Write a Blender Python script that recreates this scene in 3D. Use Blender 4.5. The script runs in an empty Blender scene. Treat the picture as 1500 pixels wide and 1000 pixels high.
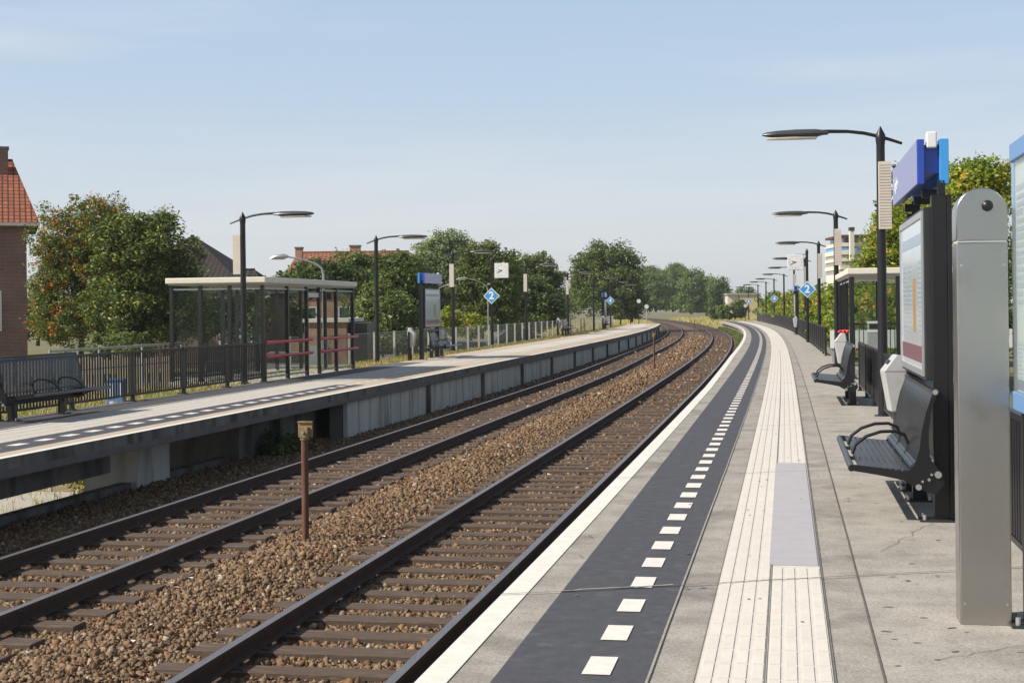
import bpy, math, random
import numpy as np
from mathutils import Vector, Matrix
R_ = random.Random(7)
NP = np.random.default_rng(11)
SC = bpy.context.scene
COL = SC.collection
pi = math.pi

# ------------------------------------------------------------------ camera geometry
FP, CH, HORV, RHO = 2155.4, 1.7376, 453.386, .011      # focal in photo pixels, eye height, horizon row, roll
PC = [0.19495, 0.184927, -0.008572, 0.007251, -0.046859, 0.016929]
def _hd(s):
    p = lambda t: PC[1]+PC[2]*t+PC[3]*t**2+PC[4]*t**3+PC[5]*t**4
    if s > 175: return max(p(1.75)-.0005*(s-175), -.25)
    return p(max(s, 0)/100)
_S = np.arange(-60, 1600, .25); _H = np.array([_hd(a) for a in _S])
_X = np.zeros(len(_S)); _Y = np.zeros(len(_S))
_X[1:] = np.cumsum((np.sin(_H[1:])+np.sin(_H[:-1]))/2*.25); _Y[1:] = np.cumsum((np.cos(_H[1:])+np.cos(_H[:-1]))/2*.25)
_i0 = int(60/.25); _X -= _X[_i0]-PC[0]; _Y -= _Y[_i0]
def hdg(s): return float(np.interp(s, _S, _H))
def PT(s, o, z=0.0):
    """point at run length s along the curved line, o metres to its right"""
    h = hdg(s)
    return Vector((float(np.interp(s, _S, _X))+o*math.cos(h), float(np.interp(s, _S, _Y))-o*math.sin(h), z))
def at(u, v, Y):
    """a photo pixel at depth Y -> world point"""
    a = u+RHO*(500-v); b = v+RHO*(u-750)
    return Vector(((a-750)*Y/FP, Y, CH-(b-HORV)*Y/FP))

# ------------------------------------------------------------------ materials
def lin(c): return tuple(((x/12.92) if x <= .04045 else ((x+.055)/1.055)**2.4) for x in c)
def newmat(name):
    m = bpy.data.materials.new(name); m.use_nodes = True
    nt = m.node_tree; b = nt.nodes['Principled BSDF']
    return m, nt, b
def N(nt, t, **k):
    n = nt.nodes.new(t)
    for a, v in k.items():
        if a in n.inputs: n.inputs[a].default_value = v
        else: setattr(n, a, v)
    return n
def mat(name, c1, c2=None, scale=5.0, rough=.6, metal=0.0, bump=0.0, bscale=None, detail=6, island=0.0, stretch=None, spec=.5, lo=.35, hi=.65, c3=None, s3=.6, t3=.55, uv=False):
    """procedural surface: two colours mixed by noise, an optional third in patches, noise bump"""
    m, nt, b = newmat(name); L = nt.links
    b.inputs['Roughness'].default_value = rough; b.inputs['Metallic'].default_value = metal
    b.inputs['Specular IOR Level'].default_value = spec
    tc = N(nt, 'ShaderNodeTexCoord'); src = tc.outputs['UV' if uv else 'Object']
    if stretch:
        mp = N(nt, 'ShaderNodeMapping'); mp.inputs['Scale'].default_value = stretch; L.new(src, mp.inputs[0]); src = mp.outputs[0]
    if c2 is None: c2 = tuple(x*.8 for x in c1)
    nz = N(nt, 'ShaderNodeTexNoise'); nz.inputs['Scale'].default_value = scale; nz.inputs['Detail'].default_value = detail; nz.inputs['Roughness'].default_value = .65
    L.new(src, nz.inputs['Vector'])
    rp = N(nt, 'ShaderNodeMapRange'); rp.inputs['From Min'].default_value = lo; rp.inputs['From Max'].default_value = hi
    L.new(nz.outputs[0], rp.inputs[0])
    mx = N(nt, 'ShaderNodeMix', data_type='RGBA'); mx.inputs[6].default_value = (*c1, 1); mx.inputs[7].default_value = (*c2, 1)
    L.new(rp.outputs[0], mx.inputs[0]); out = mx.outputs[2]
    if c3:
        n3 = N(nt, 'ShaderNodeTexNoise'); n3.inputs['Scale'].default_value = s3; n3.inputs['Detail'].default_value = 8; L.new(src, n3.inputs['Vector'])
        r3 = N(nt, 'ShaderNodeMapRange'); r3.inputs['From Min'].default_value = t3; r3.inputs['From Max'].default_value = t3+.14; L.new(n3.outputs[0], r3.inputs[0])
        m3 = N(nt, 'ShaderNodeMix', data_type='RGBA'); m3.inputs[7].default_value = (*c3, 1); L.new(out, m3.inputs[6]); L.new(r3.outputs[0], m3.inputs[0]); out = m3.outputs[2]
    if island:
        ge = N(nt, 'ShaderNodeNewGeometry'); hv = N(nt, 'ShaderNodeHueSaturation')
        r2 = N(nt, 'ShaderNodeMapRange'); r2.inputs['To Min'].default_value = 1-island; r2.inputs['To Max'].default_value = 1+island
        L.new(ge.outputs['Random Per Island'], r2.inputs[0]); L.new(r2.outputs[0], hv.inputs['Value']); L.new(out, hv.inputs['Color']); out = hv.outputs[0]
    L.new(out, b.inputs['Base Color'])
    if bump:
        nb = N(nt, 'ShaderNodeTexNoise'); nb.inputs['Scale'].default_value = bscale or scale*6; nb.inputs['Detail'].default_value = 5; L.new(src, nb.inputs['Vector'])
        bp = N(nt, 'ShaderNodeBump'); bp.inputs['Strength'].default_value = bump; bp.inputs['Distance'].default_value = .02
        L.new(nb.outputs[0], bp.inputs['Height']); L.new(bp.outputs[0], b.inputs['Normal'])
    return m
def leafmat(name, c1, c2, c3=None, amt=.3, trans=.35, scale=.9, p3=.86):
    m, nt, b = newmat(name); L = nt.links; nt.nodes.remove(b)
    out = nt.nodes['Material Output']
    ge = N(nt, 'ShaderNodeNewGeometry'); tc = N(nt, 'ShaderNodeTexCoord')
    nz = N(nt, 'ShaderNodeTexNoise'); nz.inputs['Scale'].default_value = scale; nz.inputs['Detail'].default_value = 4; L.new(tc.outputs['Object'], nz.inputs['Vector'])
    rp = N(nt, 'ShaderNodeMapRange'); rp.inputs['From Min'].default_value = .38; rp.inputs['From Max'].default_value = .62; L.new(nz.outputs[0], rp.inputs[0])
    mx = N(nt, 'ShaderNodeMix', data_type='RGBA'); mx.inputs[6].default_value = (*c1, 1); mx.inputs[7].default_value = (*c2, 1); L.new(rp.outputs[0], mx.inputs[0])
    o = mx.outputs[2]
    if c3:
        gt = N(nt, 'ShaderNodeMapRange'); gt.inputs['From Min'].default_value = p3; gt.inputs['From Max'].default_value = p3+.01; L.new(ge.outputs['Random Per Island'], gt.inputs[0])
        n5 = N(nt, 'ShaderNodeTexNoise'); n5.inputs['Scale'].default_value = 1.7; L.new(tc.outputs['Object'], n5.inputs['Vector'])
        ma = N(nt, 'ShaderNodeMath', operation='MULTIPLY_ADD'); ma.inputs[1].default_value = 1.6; ma.inputs[2].default_value = -.80; L.new(n5.outputs[0], ma.inputs[0])
        ad = N(nt, 'ShaderNodeMath', operation='ADD'); L.new(ma.outputs[0], ad.inputs[0]); L.new(ge.outputs['Random Per Island'], ad.inputs[1]); L.new(ad.outputs[0], gt.inputs[0])
        m3 = N(nt, 'ShaderNodeMix', data_type='RGBA'); m3.inputs[7].default_value = (*c3, 1); L.new(o, m3.inputs[6]); L.new(gt.outputs[0], m3.inputs[0]); o = m3.outputs[2]
    hv = N(nt, 'ShaderNodeHueSaturation'); r2 = N(nt, 'ShaderNodeMapRange'); r2.inputs['To Min'].default_value = 1-amt; r2.inputs['To Max'].default_value = 1+amt
    L.new(ge.outputs['Random Per Island'], r2.inputs[0]); L.new(r2.outputs[0], hv.inputs['Value']); L.new(o, hv.inputs['Color'])
    r2.inputs['To Min'].default_value = (1-amt)*1.8; r2.inputs['To Max'].default_value = (1+amt)*1.8
    d = N(nt, 'ShaderNodeBsdfPrincipled'); d.inputs['Roughness'].default_value = .5; d.inputs['Specular IOR Level'].default_value = .35
    t = N(nt, 'ShaderNodeBsdfTranslucent'); ms = N(nt, 'ShaderNodeMixShader'); ms.inputs[0].default_value = trans
    hs = N(nt, 'ShaderNodeHueSaturation'); hs.inputs['Saturation'].default_value = 1.15; hs.inputs['Value'].default_value = 1.25; L.new(hv.outputs[0], hs.inputs['Color'])
    L.new(hv.outputs[0], d.inputs['Base Color']); L.new(hs.outputs[0], t.inputs[0]); L.new(d.outputs[0], ms.inputs[1]); L.new(t.outputs[0], ms.inputs[2]); L.new(ms.outputs[0], out.inputs[0])
    return m

def concrete(name, c1, c2, c3, t3):
    """weathered cast concrete: large stains, medium blotches and fine aggregate speckle"""
    m, nt, b = newmat(name); L = nt.links; b.inputs['Roughness'].default_value = .88
    tc = N(nt, 'ShaderNodeTexCoord'); src = tc.outputs['UV']
    def nz(sc, det, lo, hi, ro=.6):
        n = N(nt, 'ShaderNodeTexNoise'); n.inputs['Scale'].default_value = sc; n.inputs['Detail'].default_value = det; n.inputs['Roughness'].default_value = ro; L.new(src, n.inputs['Vector'])
        r = N(nt, 'ShaderNodeMapRange'); r.inputs['From Min'].default_value = lo; r.inputs['From Max'].default_value = hi; L.new(n.outputs[0], r.inputs[0]); return r.outputs[0]
    def mixc(f, a, bcol):
        x = N(nt, 'ShaderNodeMix', data_type='RGBA'); L.new(f, x.inputs[0]); x.inputs[7].default_value = (*bcol, 1)
        if isinstance(a, tuple): x.inputs[6].default_value = (*a, 1)
        else: L.new(a, x.inputs[6])
        return x.outputs[2]
    o = mixc(nz(2.6, 9, .38, .66), c1, c2); o = mixc(nz(.75, 10, t3, t3+.16, .7), o, c3)
    md = nz(13, 6, .52, .74, .75); mm_ = N(nt, 'ShaderNodeMath', operation='MULTIPLY'); mm_.inputs[1].default_value = .6; L.new(md, mm_.inputs[0]); o = mixc(mm_.outputs[0], o, tuple(x*.62 for x in c2))
    hv = N(nt, 'ShaderNodeHueSaturation'); L.new(o, hv.inputs['Color'])
    r = nz(55, 4, .3, .7, .8); mr = N(nt, 'ShaderNodeMapRange'); mr.inputs['To Min'].default_value = .55; mr.inputs['To Max'].default_value = 1.38; L.new(r, mr.inputs[0]); L.new(mr.outputs[0], hv.inputs['Value']); L.new(hv.outputs[0], b.inputs['Base Color'])
    bp = N(nt, 'ShaderNodeBump'); bp.inputs['Strength'].default_value = .35; bp.inputs['Distance'].default_value = .01; L.new(nz(120, 3, 0, 1), bp.inputs['Height']); L.new(bp.outputs[0], b.inputs['Normal'])
    return m
M = {}
M['concrete'] = concrete('concrete', (.40, .365, .32), (.28, .255, .225), (.18, .165, .15), .52)
M['concrete_slab'] = concrete('concrete_slab', (.43, .395, .345), (.32, .293, .258), (.225, .205, .18), .55)
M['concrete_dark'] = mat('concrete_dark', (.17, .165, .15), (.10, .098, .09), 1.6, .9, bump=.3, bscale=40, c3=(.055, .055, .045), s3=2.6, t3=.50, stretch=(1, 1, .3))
M['concrete_panel'] = mat('concrete_panel', (.56, .56, .52), (.44, .44, .41), 1.2, .9, bump=.3, bscale=30, c3=(.27, .275, .235), s3=2.2, t3=.54, stretch=(1, 1, .22))
M['white_line'] = mat('white_line', (.78, .745, .675), (.68, .645, .58), 9, .7, bump=.1, bscale=60, c3=(.55, .52, .46), s3=2.2, t3=.66, uv=True)
M['dash_white'] = mat('dash_white', (.80, .74, .68), (.70, .64, .58), 14, .7, bump=.1, bscale=60)
M['asphalt_dark'] = mat('asphalt_dark', (.058, .060, .070), (.082, .082, .092), 9, .8, bump=.4, bscale=160, c3=(.115, .113, .115), s3=5, t3=.60, uv=True)
M['tactile'] = mat('tactile', (.66, .62, .56), (.60, .56, .505), 7, .75, bump=.1, bscale=50, c3=(.55, .50, .45), s3=1.5, t3=.63, uv=True)
M['tactile_rib'] = mat('tactile_rib', (.70, .645, .575), (.63, .585, .525), 4, .7, bump=.1, bscale=50, uv=True)
M['pad'] = mat('grey_rubber_pad', (.44, .42, .44), (.40, .385, .405), 6, .75, bump=.15, bscale=80, uv=True)
M['seam'] = mat('seam', (.10, .095, .085), (.15, .14, .12), 10, .9)
M['seam_light'] = mat('seam_light', (.38, .35, .29), (.26, .24, .2), 20, .9)
M['asphalt'] = mat('asphalt', (.13, .125, .125), (.10, .097, .097), 3, .9, bump=.3, bscale=80, uv=True)
M['beige_paving'] = mat('beige_paving', (.52, .43, .32), (.43, .36, .27), 4, .85, bump=.2, bscale=50, c3=(.33, .29, .24), s3=1.0, t3=.6, uv=True)
M['pale_paving'] = mat('pale_paving', (.60, .555, .49), (.50, .46, .405), 6, .85, bump=.3, bscale=30, uv=True)
M['ballast'] = mat('ballast_bed', (.165, .112, .066), (.07, .048, .030), 26, .95, bump=1.0, bscale=30, detail=4, c3=(.21, .15, .09), s3=14, t3=.58)
def stonemat():
    m, nt, b = newmat('ballast_stone'); L = nt.links; b.inputs['Roughness'].default_value = .9
    ge = N(nt, 'ShaderNodeNewGeometry'); cr = N(nt, 'ShaderNodeValToRGB'); e = cr.color_ramp.elements
    e[0].position = 0; e[0].color = (.06, .040, .024, 1); e[1].position = 1; e[1].color = (.46, .40, .33, 1)
    for p_, c in ((.14, (.125, .072, .038)), (.30, (.20, .120, .062)), (.45, (.145, .102, .064)), (.6, (.245, .172, .103)), (.74, (.175, .138, .098)), (.86, (.28, .19, .108)), (.965, (.26, .21, .15))):
        x = e.new(p_); x.color = (*c, 1)
    L.new(ge.outputs['Random Per Island'], cr.inputs[0])
    tc = N(nt, 'ShaderNodeTexCoord'); n = N(nt, 'ShaderNodeTexNoise'); n.inputs['Scale'].default_value = .8; n.inputs['Detail'].default_value = 5; L.new(tc.outputs['Object'], n.inputs['Vector'])
    r = N(nt, 'ShaderNodeMapRange'); r.inputs['From Min'].default_value = .35; r.inputs['From Max'].default_value = .65; L.new(n.outputs[0], r.inputs[0])
    mx = N(nt, 'ShaderNodeMix', data_type='RGBA', blend_type='MULTIPLY'); mx.inputs[0].default_value = 1; L.new(cr.outputs[0], mx.inputs[6])
    m2 = N(nt, 'ShaderNodeMix', data_type='RGBA'); m2.inputs[6].default_value = (1.08, 1.0, .92, 1); m2.inputs[7].default_value = (.90, .80, .69, 1); L.new(r.outputs[0], m2.inputs[0]); L.new(m2.outputs[2], mx.inputs[7])
    n2 = N(nt, 'ShaderNodeTexNoise'); n2.inputs['Scale'].default_value = 70; L.new(tc.outputs['Object'], n2.inputs['Vector'])
    hv = N(nt, 'ShaderNodeHueSaturation'); r2 = N(nt, 'ShaderNodeMapRange'); r2.inputs['To Min'].default_value = .6; r2.inputs['To Max'].default_value = 1.4; L.new(n2.outputs[0], r2.inputs[0]); L.new(r2.outputs[0], hv.inputs['Value']); L.new(mx.outputs[2], hv.inputs['Color']); L.new(hv.outputs[0], b.inputs['Base Color'])
    bp = N(nt, 'ShaderNodeBump'); bp.inputs['Strength'].default_value = .25; bp.inputs['Distance'].default_value = .01; L.new(n2.outputs[0], bp.inputs['Height']); L.new(bp.outputs[0], b.inputs['Normal'])
    return m
M['stone'] = stonemat()
M['rail_side'] = mat('rail_rust', (.066, .038, .025), (.042, .025, .018), 12, .8, bump=.2, bscale=60, c3=(.095, .05, .03), s3=6, t3=.62)
M['rail_top'] = mat('rail_head', (.34, .31, .31), (.22, .195, .19), 6, .42, .7, stretch=(30, .5, 1), bump=.03)
M['sleeper'] = mat('sleeper_wood', (.135, .092, .065), (.080, .055, .040), 8, .85, bump=.6, bscale=40, stretch=(.6, 6, 6), c3=(.19, .145, .10), s3=5, t3=.56)
M['black_metal'] = mat('black_paint', (.009, .009, .010), (.013, .012, .013), 4, .38, spec=.5)
M['dark_metal'] = mat('dark_grey_paint', (.026, .027, .028), (.034, .034, .035), 4, .45)
M['bench_metal'] = mat('bench_black', (.022, .023, .026), (.03, .031, .034), 8, .33, spec=.6, c3=(.06, .06, .065), s3=5, t3=.66)
M['bolt'] = mat('zinc_bolt', (.55, .54, .52), (.45, .44, .42), 20, .35, .7)
M['rust'] = mat('rust', (.28, .12, .04), (.16, .08, .035), 12, .9, bump=.4)
M['rusty_post'] = mat('rusty_post', (.15, .068, .042), (.10, .045, .03), 7, .85, bump=.3, c3=(.24, .20, .15), s3=3.5, t3=.6, stretch=(1, 1, .35))
M['ochre_box'] = mat('ochre_box', (.33, .23, .11), (.20, .13, .06), 14, .85, bump=.4, c3=(.10, .06, .03), s3=10, t3=.62)
M['lens'] = mat('lamp_glass', (.52, .46, .36), (.42, .38, .31), 6, .25, spec=.6)
M['lamp_shell'] = mat('lamp_shell', (.045, .047, .052), (.06, .062, .068), 4, .35)
M['speaker'] = mat('speaker_beige', (.62, .55, .47), (.55, .49, .42), 6, .7)
M['speaker_slot'] = mat('speaker_slot', (.34, .30, .26), (.3, .26, .23), 6, .8)
M['cream'] = mat('cream_paint', (.72, .68, .56), (.66, .62, .52), 3, .5, c3=(.5, .47, .38), s3=2, t3=.68)
M['grey_roof'] = mat('grey_metal_roof', (.40, .39, .36), (.34, .33, .31), 3, .5)
M['red'] = mat('red_rail', (.62, .025, .03), (.54, .02, .025), 5, .4)
M['blue'] = mat('sign_blue', (.02, .06, .36), (.022, .065, .38), 3, .3, spec=.6)
M['blue_face'] = mat('sign_face', (.10, .14, .46), (.11, .15, .48), 3, .3, spec=.8)  # paler than the box blue, sheen added below: imitates sun glare on the face
_p = M['blue_face'].node_tree.nodes['Principled BSDF']; _p.inputs['Sheen Weight'].default_value = 1.0; _p.inputs['Sheen Roughness'].default_value = .35; _p.inputs['Sheen Tint'].default_value = (.9, .9, 1, 1)
M['sky_blue'] = mat('sign_sky_blue', (.045, .28, .66), (.05, .30, .68), 3, .4)
M['frame_blue'] = mat('frame_blue', (.12, .24, .46), (.13, .26, .48), 3, .4)
M['steel'] = mat('brushed_steel', (.46, .45, .43), (.40, .39, .375), 8, .24, .97, stretch=(60, 1, 60), bump=.03, bscale=60, c3=(.34, .325, .31), s3=.05, t3=.55)
M['white_paint'] = mat('white_paint', (.75, .75, .73), (.68, .68, .66), 4, .45)
M['bin_grey'] = mat('bin_silver', (.58, .57, .56), (.50, .49, .48), 6, .38, .25, c3=(.42, .41, .4), s3=4, t3=.66)
M['poster'] = mat('poster_pale', (.50, .56, .62), (.56, .60, .63), 5, .12, spec=.8)
M['poster_white'] = mat('poster_paper', (.62, .66, .62), (.60, .64, .60), 5, .2, spec=.6)
M['ink'] = mat('ink_dark', (.06, .08, .14), (.10, .12, .18), 30, .4)
M['ink_grey'] = mat('ink_grey', (.28, .34, .42), (.36, .42, .5), 60, .4)
M['ink_orange'] = mat('ink_orange', (.42, .24, .10), (.3, .2, .12), 40, .4)
M['ink_maroon'] = mat('ink_maroon', (.20, .09, .12), (.16, .08, .1), 20, .35)
M['text_white'] = mat('letters_white', (.8, .82, .84), (.76, .78, .8), 20, .4)
M['alu'] = mat('aluminium_frame', (.52, .53, .54), (.46, .47, .48), 6, .35, .6)
M['galv'] = mat('galvanised_steel', (.42, .44, .44), (.35, .37, .37), 9, .45, .5)
M['conc_post'] = mat('pale_concrete_post', (.52, .50, .45), (.42, .40, .36), 5, .85)
M['tile_orange'] = None
M['wood_pale'] = mat('pale_boards', (.42, .35, .25), (.30, .25, .18), 4, .85, stretch=(6, 6, .6), bump=.2)
M['grass'] = mat('grass_ground', (.10, .115, .035), (.20, .165, .075), 1.4, .95, bump=.6, bscale=18, c3=(.28, .22, .12), s3=.35, t3=.55)
M['blade'] = leafmat('grass_blades', (.13, .16, .035), (.24, .20, .08), (.32, .25, .12), .3, .3, .5, .72)
M['dryblade'] = leafmat('dry_grass_blades', (.30, .27, .10), (.20, .22, .06), (.36, .26, .14), .3, .3, .2, .75)
M['road'] = mat('road_asphalt', (.17, .165, .16), (.13, .127, .122), 2, .9)
M['pavement'] = mat('pale_pavement', (.46, .43, .38), (.38, .355, .31), 2, .9)
M['brick_wall'] = None
M['bark'] = mat('bark', (.09, .07, .05), (.05, .04, .03), 6, .9, bump=.6, stretch=(4, 4, .8))
M['green'] = leafmat('leaves_green', (.052, .076, .020), (.092, .116, .032), None, .35)
M['green_toh'] = leafmat('leaves_tree_of_heaven', (.038, .058, .016), (.078, .10, .024), (.20, .20, .05), .4, p3=.93)
M['green_dark'] = leafmat('leaves_dark', (.030, .054, .018), (.055, .080, .026), (.12, .13, .03), .35, p3=.93)
M['green_mid'] = leafmat('leaves_mid', (.070, .095, .028), (.11, .135, .042), None, .35)
M['green_pale'] = leafmat('leaves_pale_willow', (.115, .15, .065), (.155, .185, .09), None, .3)
M['green_yellow'] = leafmat('leaves_yellow_green', (.17, .19, .028), (.10, .145, .02), (.30, .22, .03), .3, .4, .8, .9)
M['green_berry'] = leafmat('leaves_with_berries', (.060, .085, .022), (.10, .115, .030), (.38, .13, .035), .35, p3=.95)
M['green_hedge'] = leafmat('leaves_hedge', (.13, .17, .025), (.07, .12, .02), (.30, .15, .05), .35, .4, .5, .93)
M['green_far'] = leafmat('leaves_far', (.075, .115, .035), (.11, .15, .045), None, .3, scale=.12)
M['green_conifer'] = leafmat('needles', (.028, .05, .022), (.045, .07, .03), None, .3)

def brick(name, c1, c2, mortar, sx=.22, sy=.065, ms=.012, bump=.4, tile=False):
    m, nt, b = newmat(name); L = nt.links
    uv = N(nt, 'ShaderNodeUVMap'); br = N(nt, 'ShaderNodeTexBrick')
    br.inputs['Color1'].default_value = (*c1, 1); br.inputs['Color2'].default_value = (*c2, 1); br.inputs['Mortar'].default_value = (*mortar, 1)
    br.inputs['Scale'].default_value = 1; br.inputs['Mortar Size'].default_value = ms; br.inputs['Brick Width'].default_value = sx; br.inputs['Row Height'].default_value = sy
    if tile: br.offset = 0
    L.new(uv.outputs[0], br.inputs['Vector'])
    nz = N(nt, 'ShaderNodeTexNoise'); nz.inputs['Scale'].default_value = 1.3; nz.inputs['Detail'].default_value = 6; L.new(uv.outputs[0], nz.inputs['Vector'])
    r = N(nt, 'ShaderNodeMapRange'); r.inputs['To Min'].default_value = .7; r.inputs['To Max'].default_value = 1.25; L.new(nz.outputs[0], r.inputs[0])
    hv = N(nt, 'ShaderNodeHueSaturation'); L.new(r.outputs[0], hv.inputs['Value']); L.new(br.outputs[0], hv.inputs['Color']); L.new(hv.outputs[0], b.inputs['Base Color'])
    b.inputs['Roughness'].default_value = .85
    bp = N(nt, 'ShaderNodeBump'); bp.inputs['Strength'].default_value = bump; bp.inputs['Distance'].default_value = .02; bp.invert = True
    L.new(br.outputs['Fac'], bp.inputs['Height']); L.new(bp.outputs[0], b.inputs['Normal'])
    return m
M['brick_wall'] = brick('dark_red_brick', (.23, .085, .052), (.16, .060, .040), (.27, .22, .18))
M['brick_orange'] = brick('orange_brick', (.46, .16, .075), (.36, .125, .06), (.4, .32, .24))
M['tile_orange'] = brick('orange_roof_tiles', (.42, .13, .055), (.30, .085, .04), (.05, .02, .015), .26, .34, .035, .9, True)
M['tile_red'] = brick('red_roof_tiles', (.36, .13, .075), (.29, .10, .06), (.12, .05, .035), .3, .36, .03, .6, True)
M['tile_brown'] = brick('brown_roof_tiles', (.060, .042, .036), (.045, .032, .028), (.016, .012, .01), .3, .34, .05, .8, True)

def glassmat(name, tint, mix, rough=.02):
    m, nt, b = newmat(name); L = nt.links; out = nt.nodes['Material Output']
    b.inputs['Base Color'].default_value = (*tint, 1); b.inputs['Roughness'].default_value = rough; b.inputs['Specular IOR Level'].default_value = .5
    tr = N(nt, 'ShaderNodeBsdfTransparent'); tr.inputs[0].default_value = (.93, .95, .94, 1)
    tc = N(nt, 'ShaderNodeTexCoord'); nz = N(nt, 'ShaderNodeTexNoise'); nz.inputs['Scale'].default_value = 2.5; nz.inputs['Detail'].default_value = 6; L.new(tc.outputs['Object'], nz.inputs['Vector'])
    r = N(nt, 'ShaderNodeMapRange'); r.inputs['To Min'].default_value = mix*.85; r.inputs['To Max'].default_value = mix*1.2; L.new(nz.outputs[0], r.inputs[0])
    ms = N(nt, 'ShaderNodeMixShader'); L.new(r.outputs[0], ms.inputs[0]); L.new(tr.outputs[0], ms.inputs[1]); L.new(b.outputs[0], ms.inputs[2])
    L.new(ms.outputs[0], out.inputs[0]); return m
M['glass'] = glassmat('shelter_glass', (.10, .12, .11), .045)
M['glass_front'] = glassmat('display_glass', (.75, .82, .86), .16)
M['window'] = mat('window_glass', (.06, .075, .085), (.10, .12, .13), 2, .08, spec=.8)
def meshmat():
    m, nt, b = newmat('chain_link_wire'); L = nt.links; out = nt.nodes['Material Output']
    b.inputs['Base Color'].default_value = (.30, .30, .28, 1); b.inputs['Metallic'].default_value = .3; b.inputs['Roughness'].default_value = .5
    uv = N(nt, 'ShaderNodeUVMap'); mp = N(nt, 'ShaderNodeMapping'); mp.inputs['Rotation'].default_value = (0, 0, pi/4); mp.inputs['Scale'].default_value = (20, 20, 20); L.new(uv.outputs[0], mp.inputs[0])
    sp = N(nt, 'ShaderNodeSeparateXYZ'); L.new(mp.outputs[0], sp.inputs[0])
    res = []
    for k in (0, 1):
        fr = N(nt, 'ShaderNodeMath', operation='FRACT'); L.new(sp.outputs[k], fr.inputs[0])
        lt = N(nt, 'ShaderNodeMath', operation='LESS_THAN'); lt.inputs[1].default_value = .16; L.new(fr.outputs[0], lt.inputs[0]); res.append(lt)
    mxx = N(nt, 'ShaderNodeMath', operation='MAXIMUM'); L.new(res[0].outputs[0], mxx.inputs[0]); L.new(res[1].outputs[0], mxx.inputs[1])
    tr = N(nt, 'ShaderNodeBsdfTransparent'); ms = N(nt, 'ShaderNodeMixShader'); L.new(mxx.outputs[0], ms.inputs[0]); L.new(tr.outputs[0], ms.inputs[1]); L.new(b.outputs[0], ms.inputs[2]); L.new(ms.outputs[0], out.inputs[0])
    return m
M['wire'] = meshmat()
def perfmat():
    m, nt, b = newmat('perforated_sheet'); L = nt.links; out = nt.nodes['Material Output']
    b.inputs['Base Color'].default_value = (.022, .024, .029, 1); b.inputs['Roughness'].default_value = .32
    tc = N(nt, 'ShaderNodeTexCoord'); vm = N(nt, 'ShaderNodeVectorMath', operation='SCALE'); vm.inputs['Scale'].default_value = 50; L.new(tc.outputs['Object'], vm.inputs[0])
    fr = N(nt, 'ShaderNodeVectorMath', operation='FRACTION'); L.new(vm.outputs[0], fr.inputs[0]); sp = N(nt, 'ShaderNodeSeparateXYZ'); L.new(fr.outputs[0], sp.inputs[0])
    ms_ = []
    for k in (1, 2):
        a = N(nt, 'ShaderNodeMath', operation='LESS_THAN'); a.inputs[1].default_value = .60; L.new(sp.outputs[k], a.inputs[0]); ms_.append(a)
    mu = N(nt, 'ShaderNodeMath', operation='MULTIPLY'); L.new(ms_[0].outputs[0], mu.inputs[0]); L.new(ms_[1].outputs[0], mu.inputs[1])
    tr = N(nt, 'ShaderNodeBsdfTransparent'); mx = N(nt, 'ShaderNodeMixShader'); L.new(mu.outputs[0], mx.inputs[0]); L.new(b.outputs[0], mx.inputs[1]); L.new(tr.outputs[0], mx.inputs[2]); L.new(mx.outputs[0], out.inputs[0])
    return m
M['perforated'] = perfmat()

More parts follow.
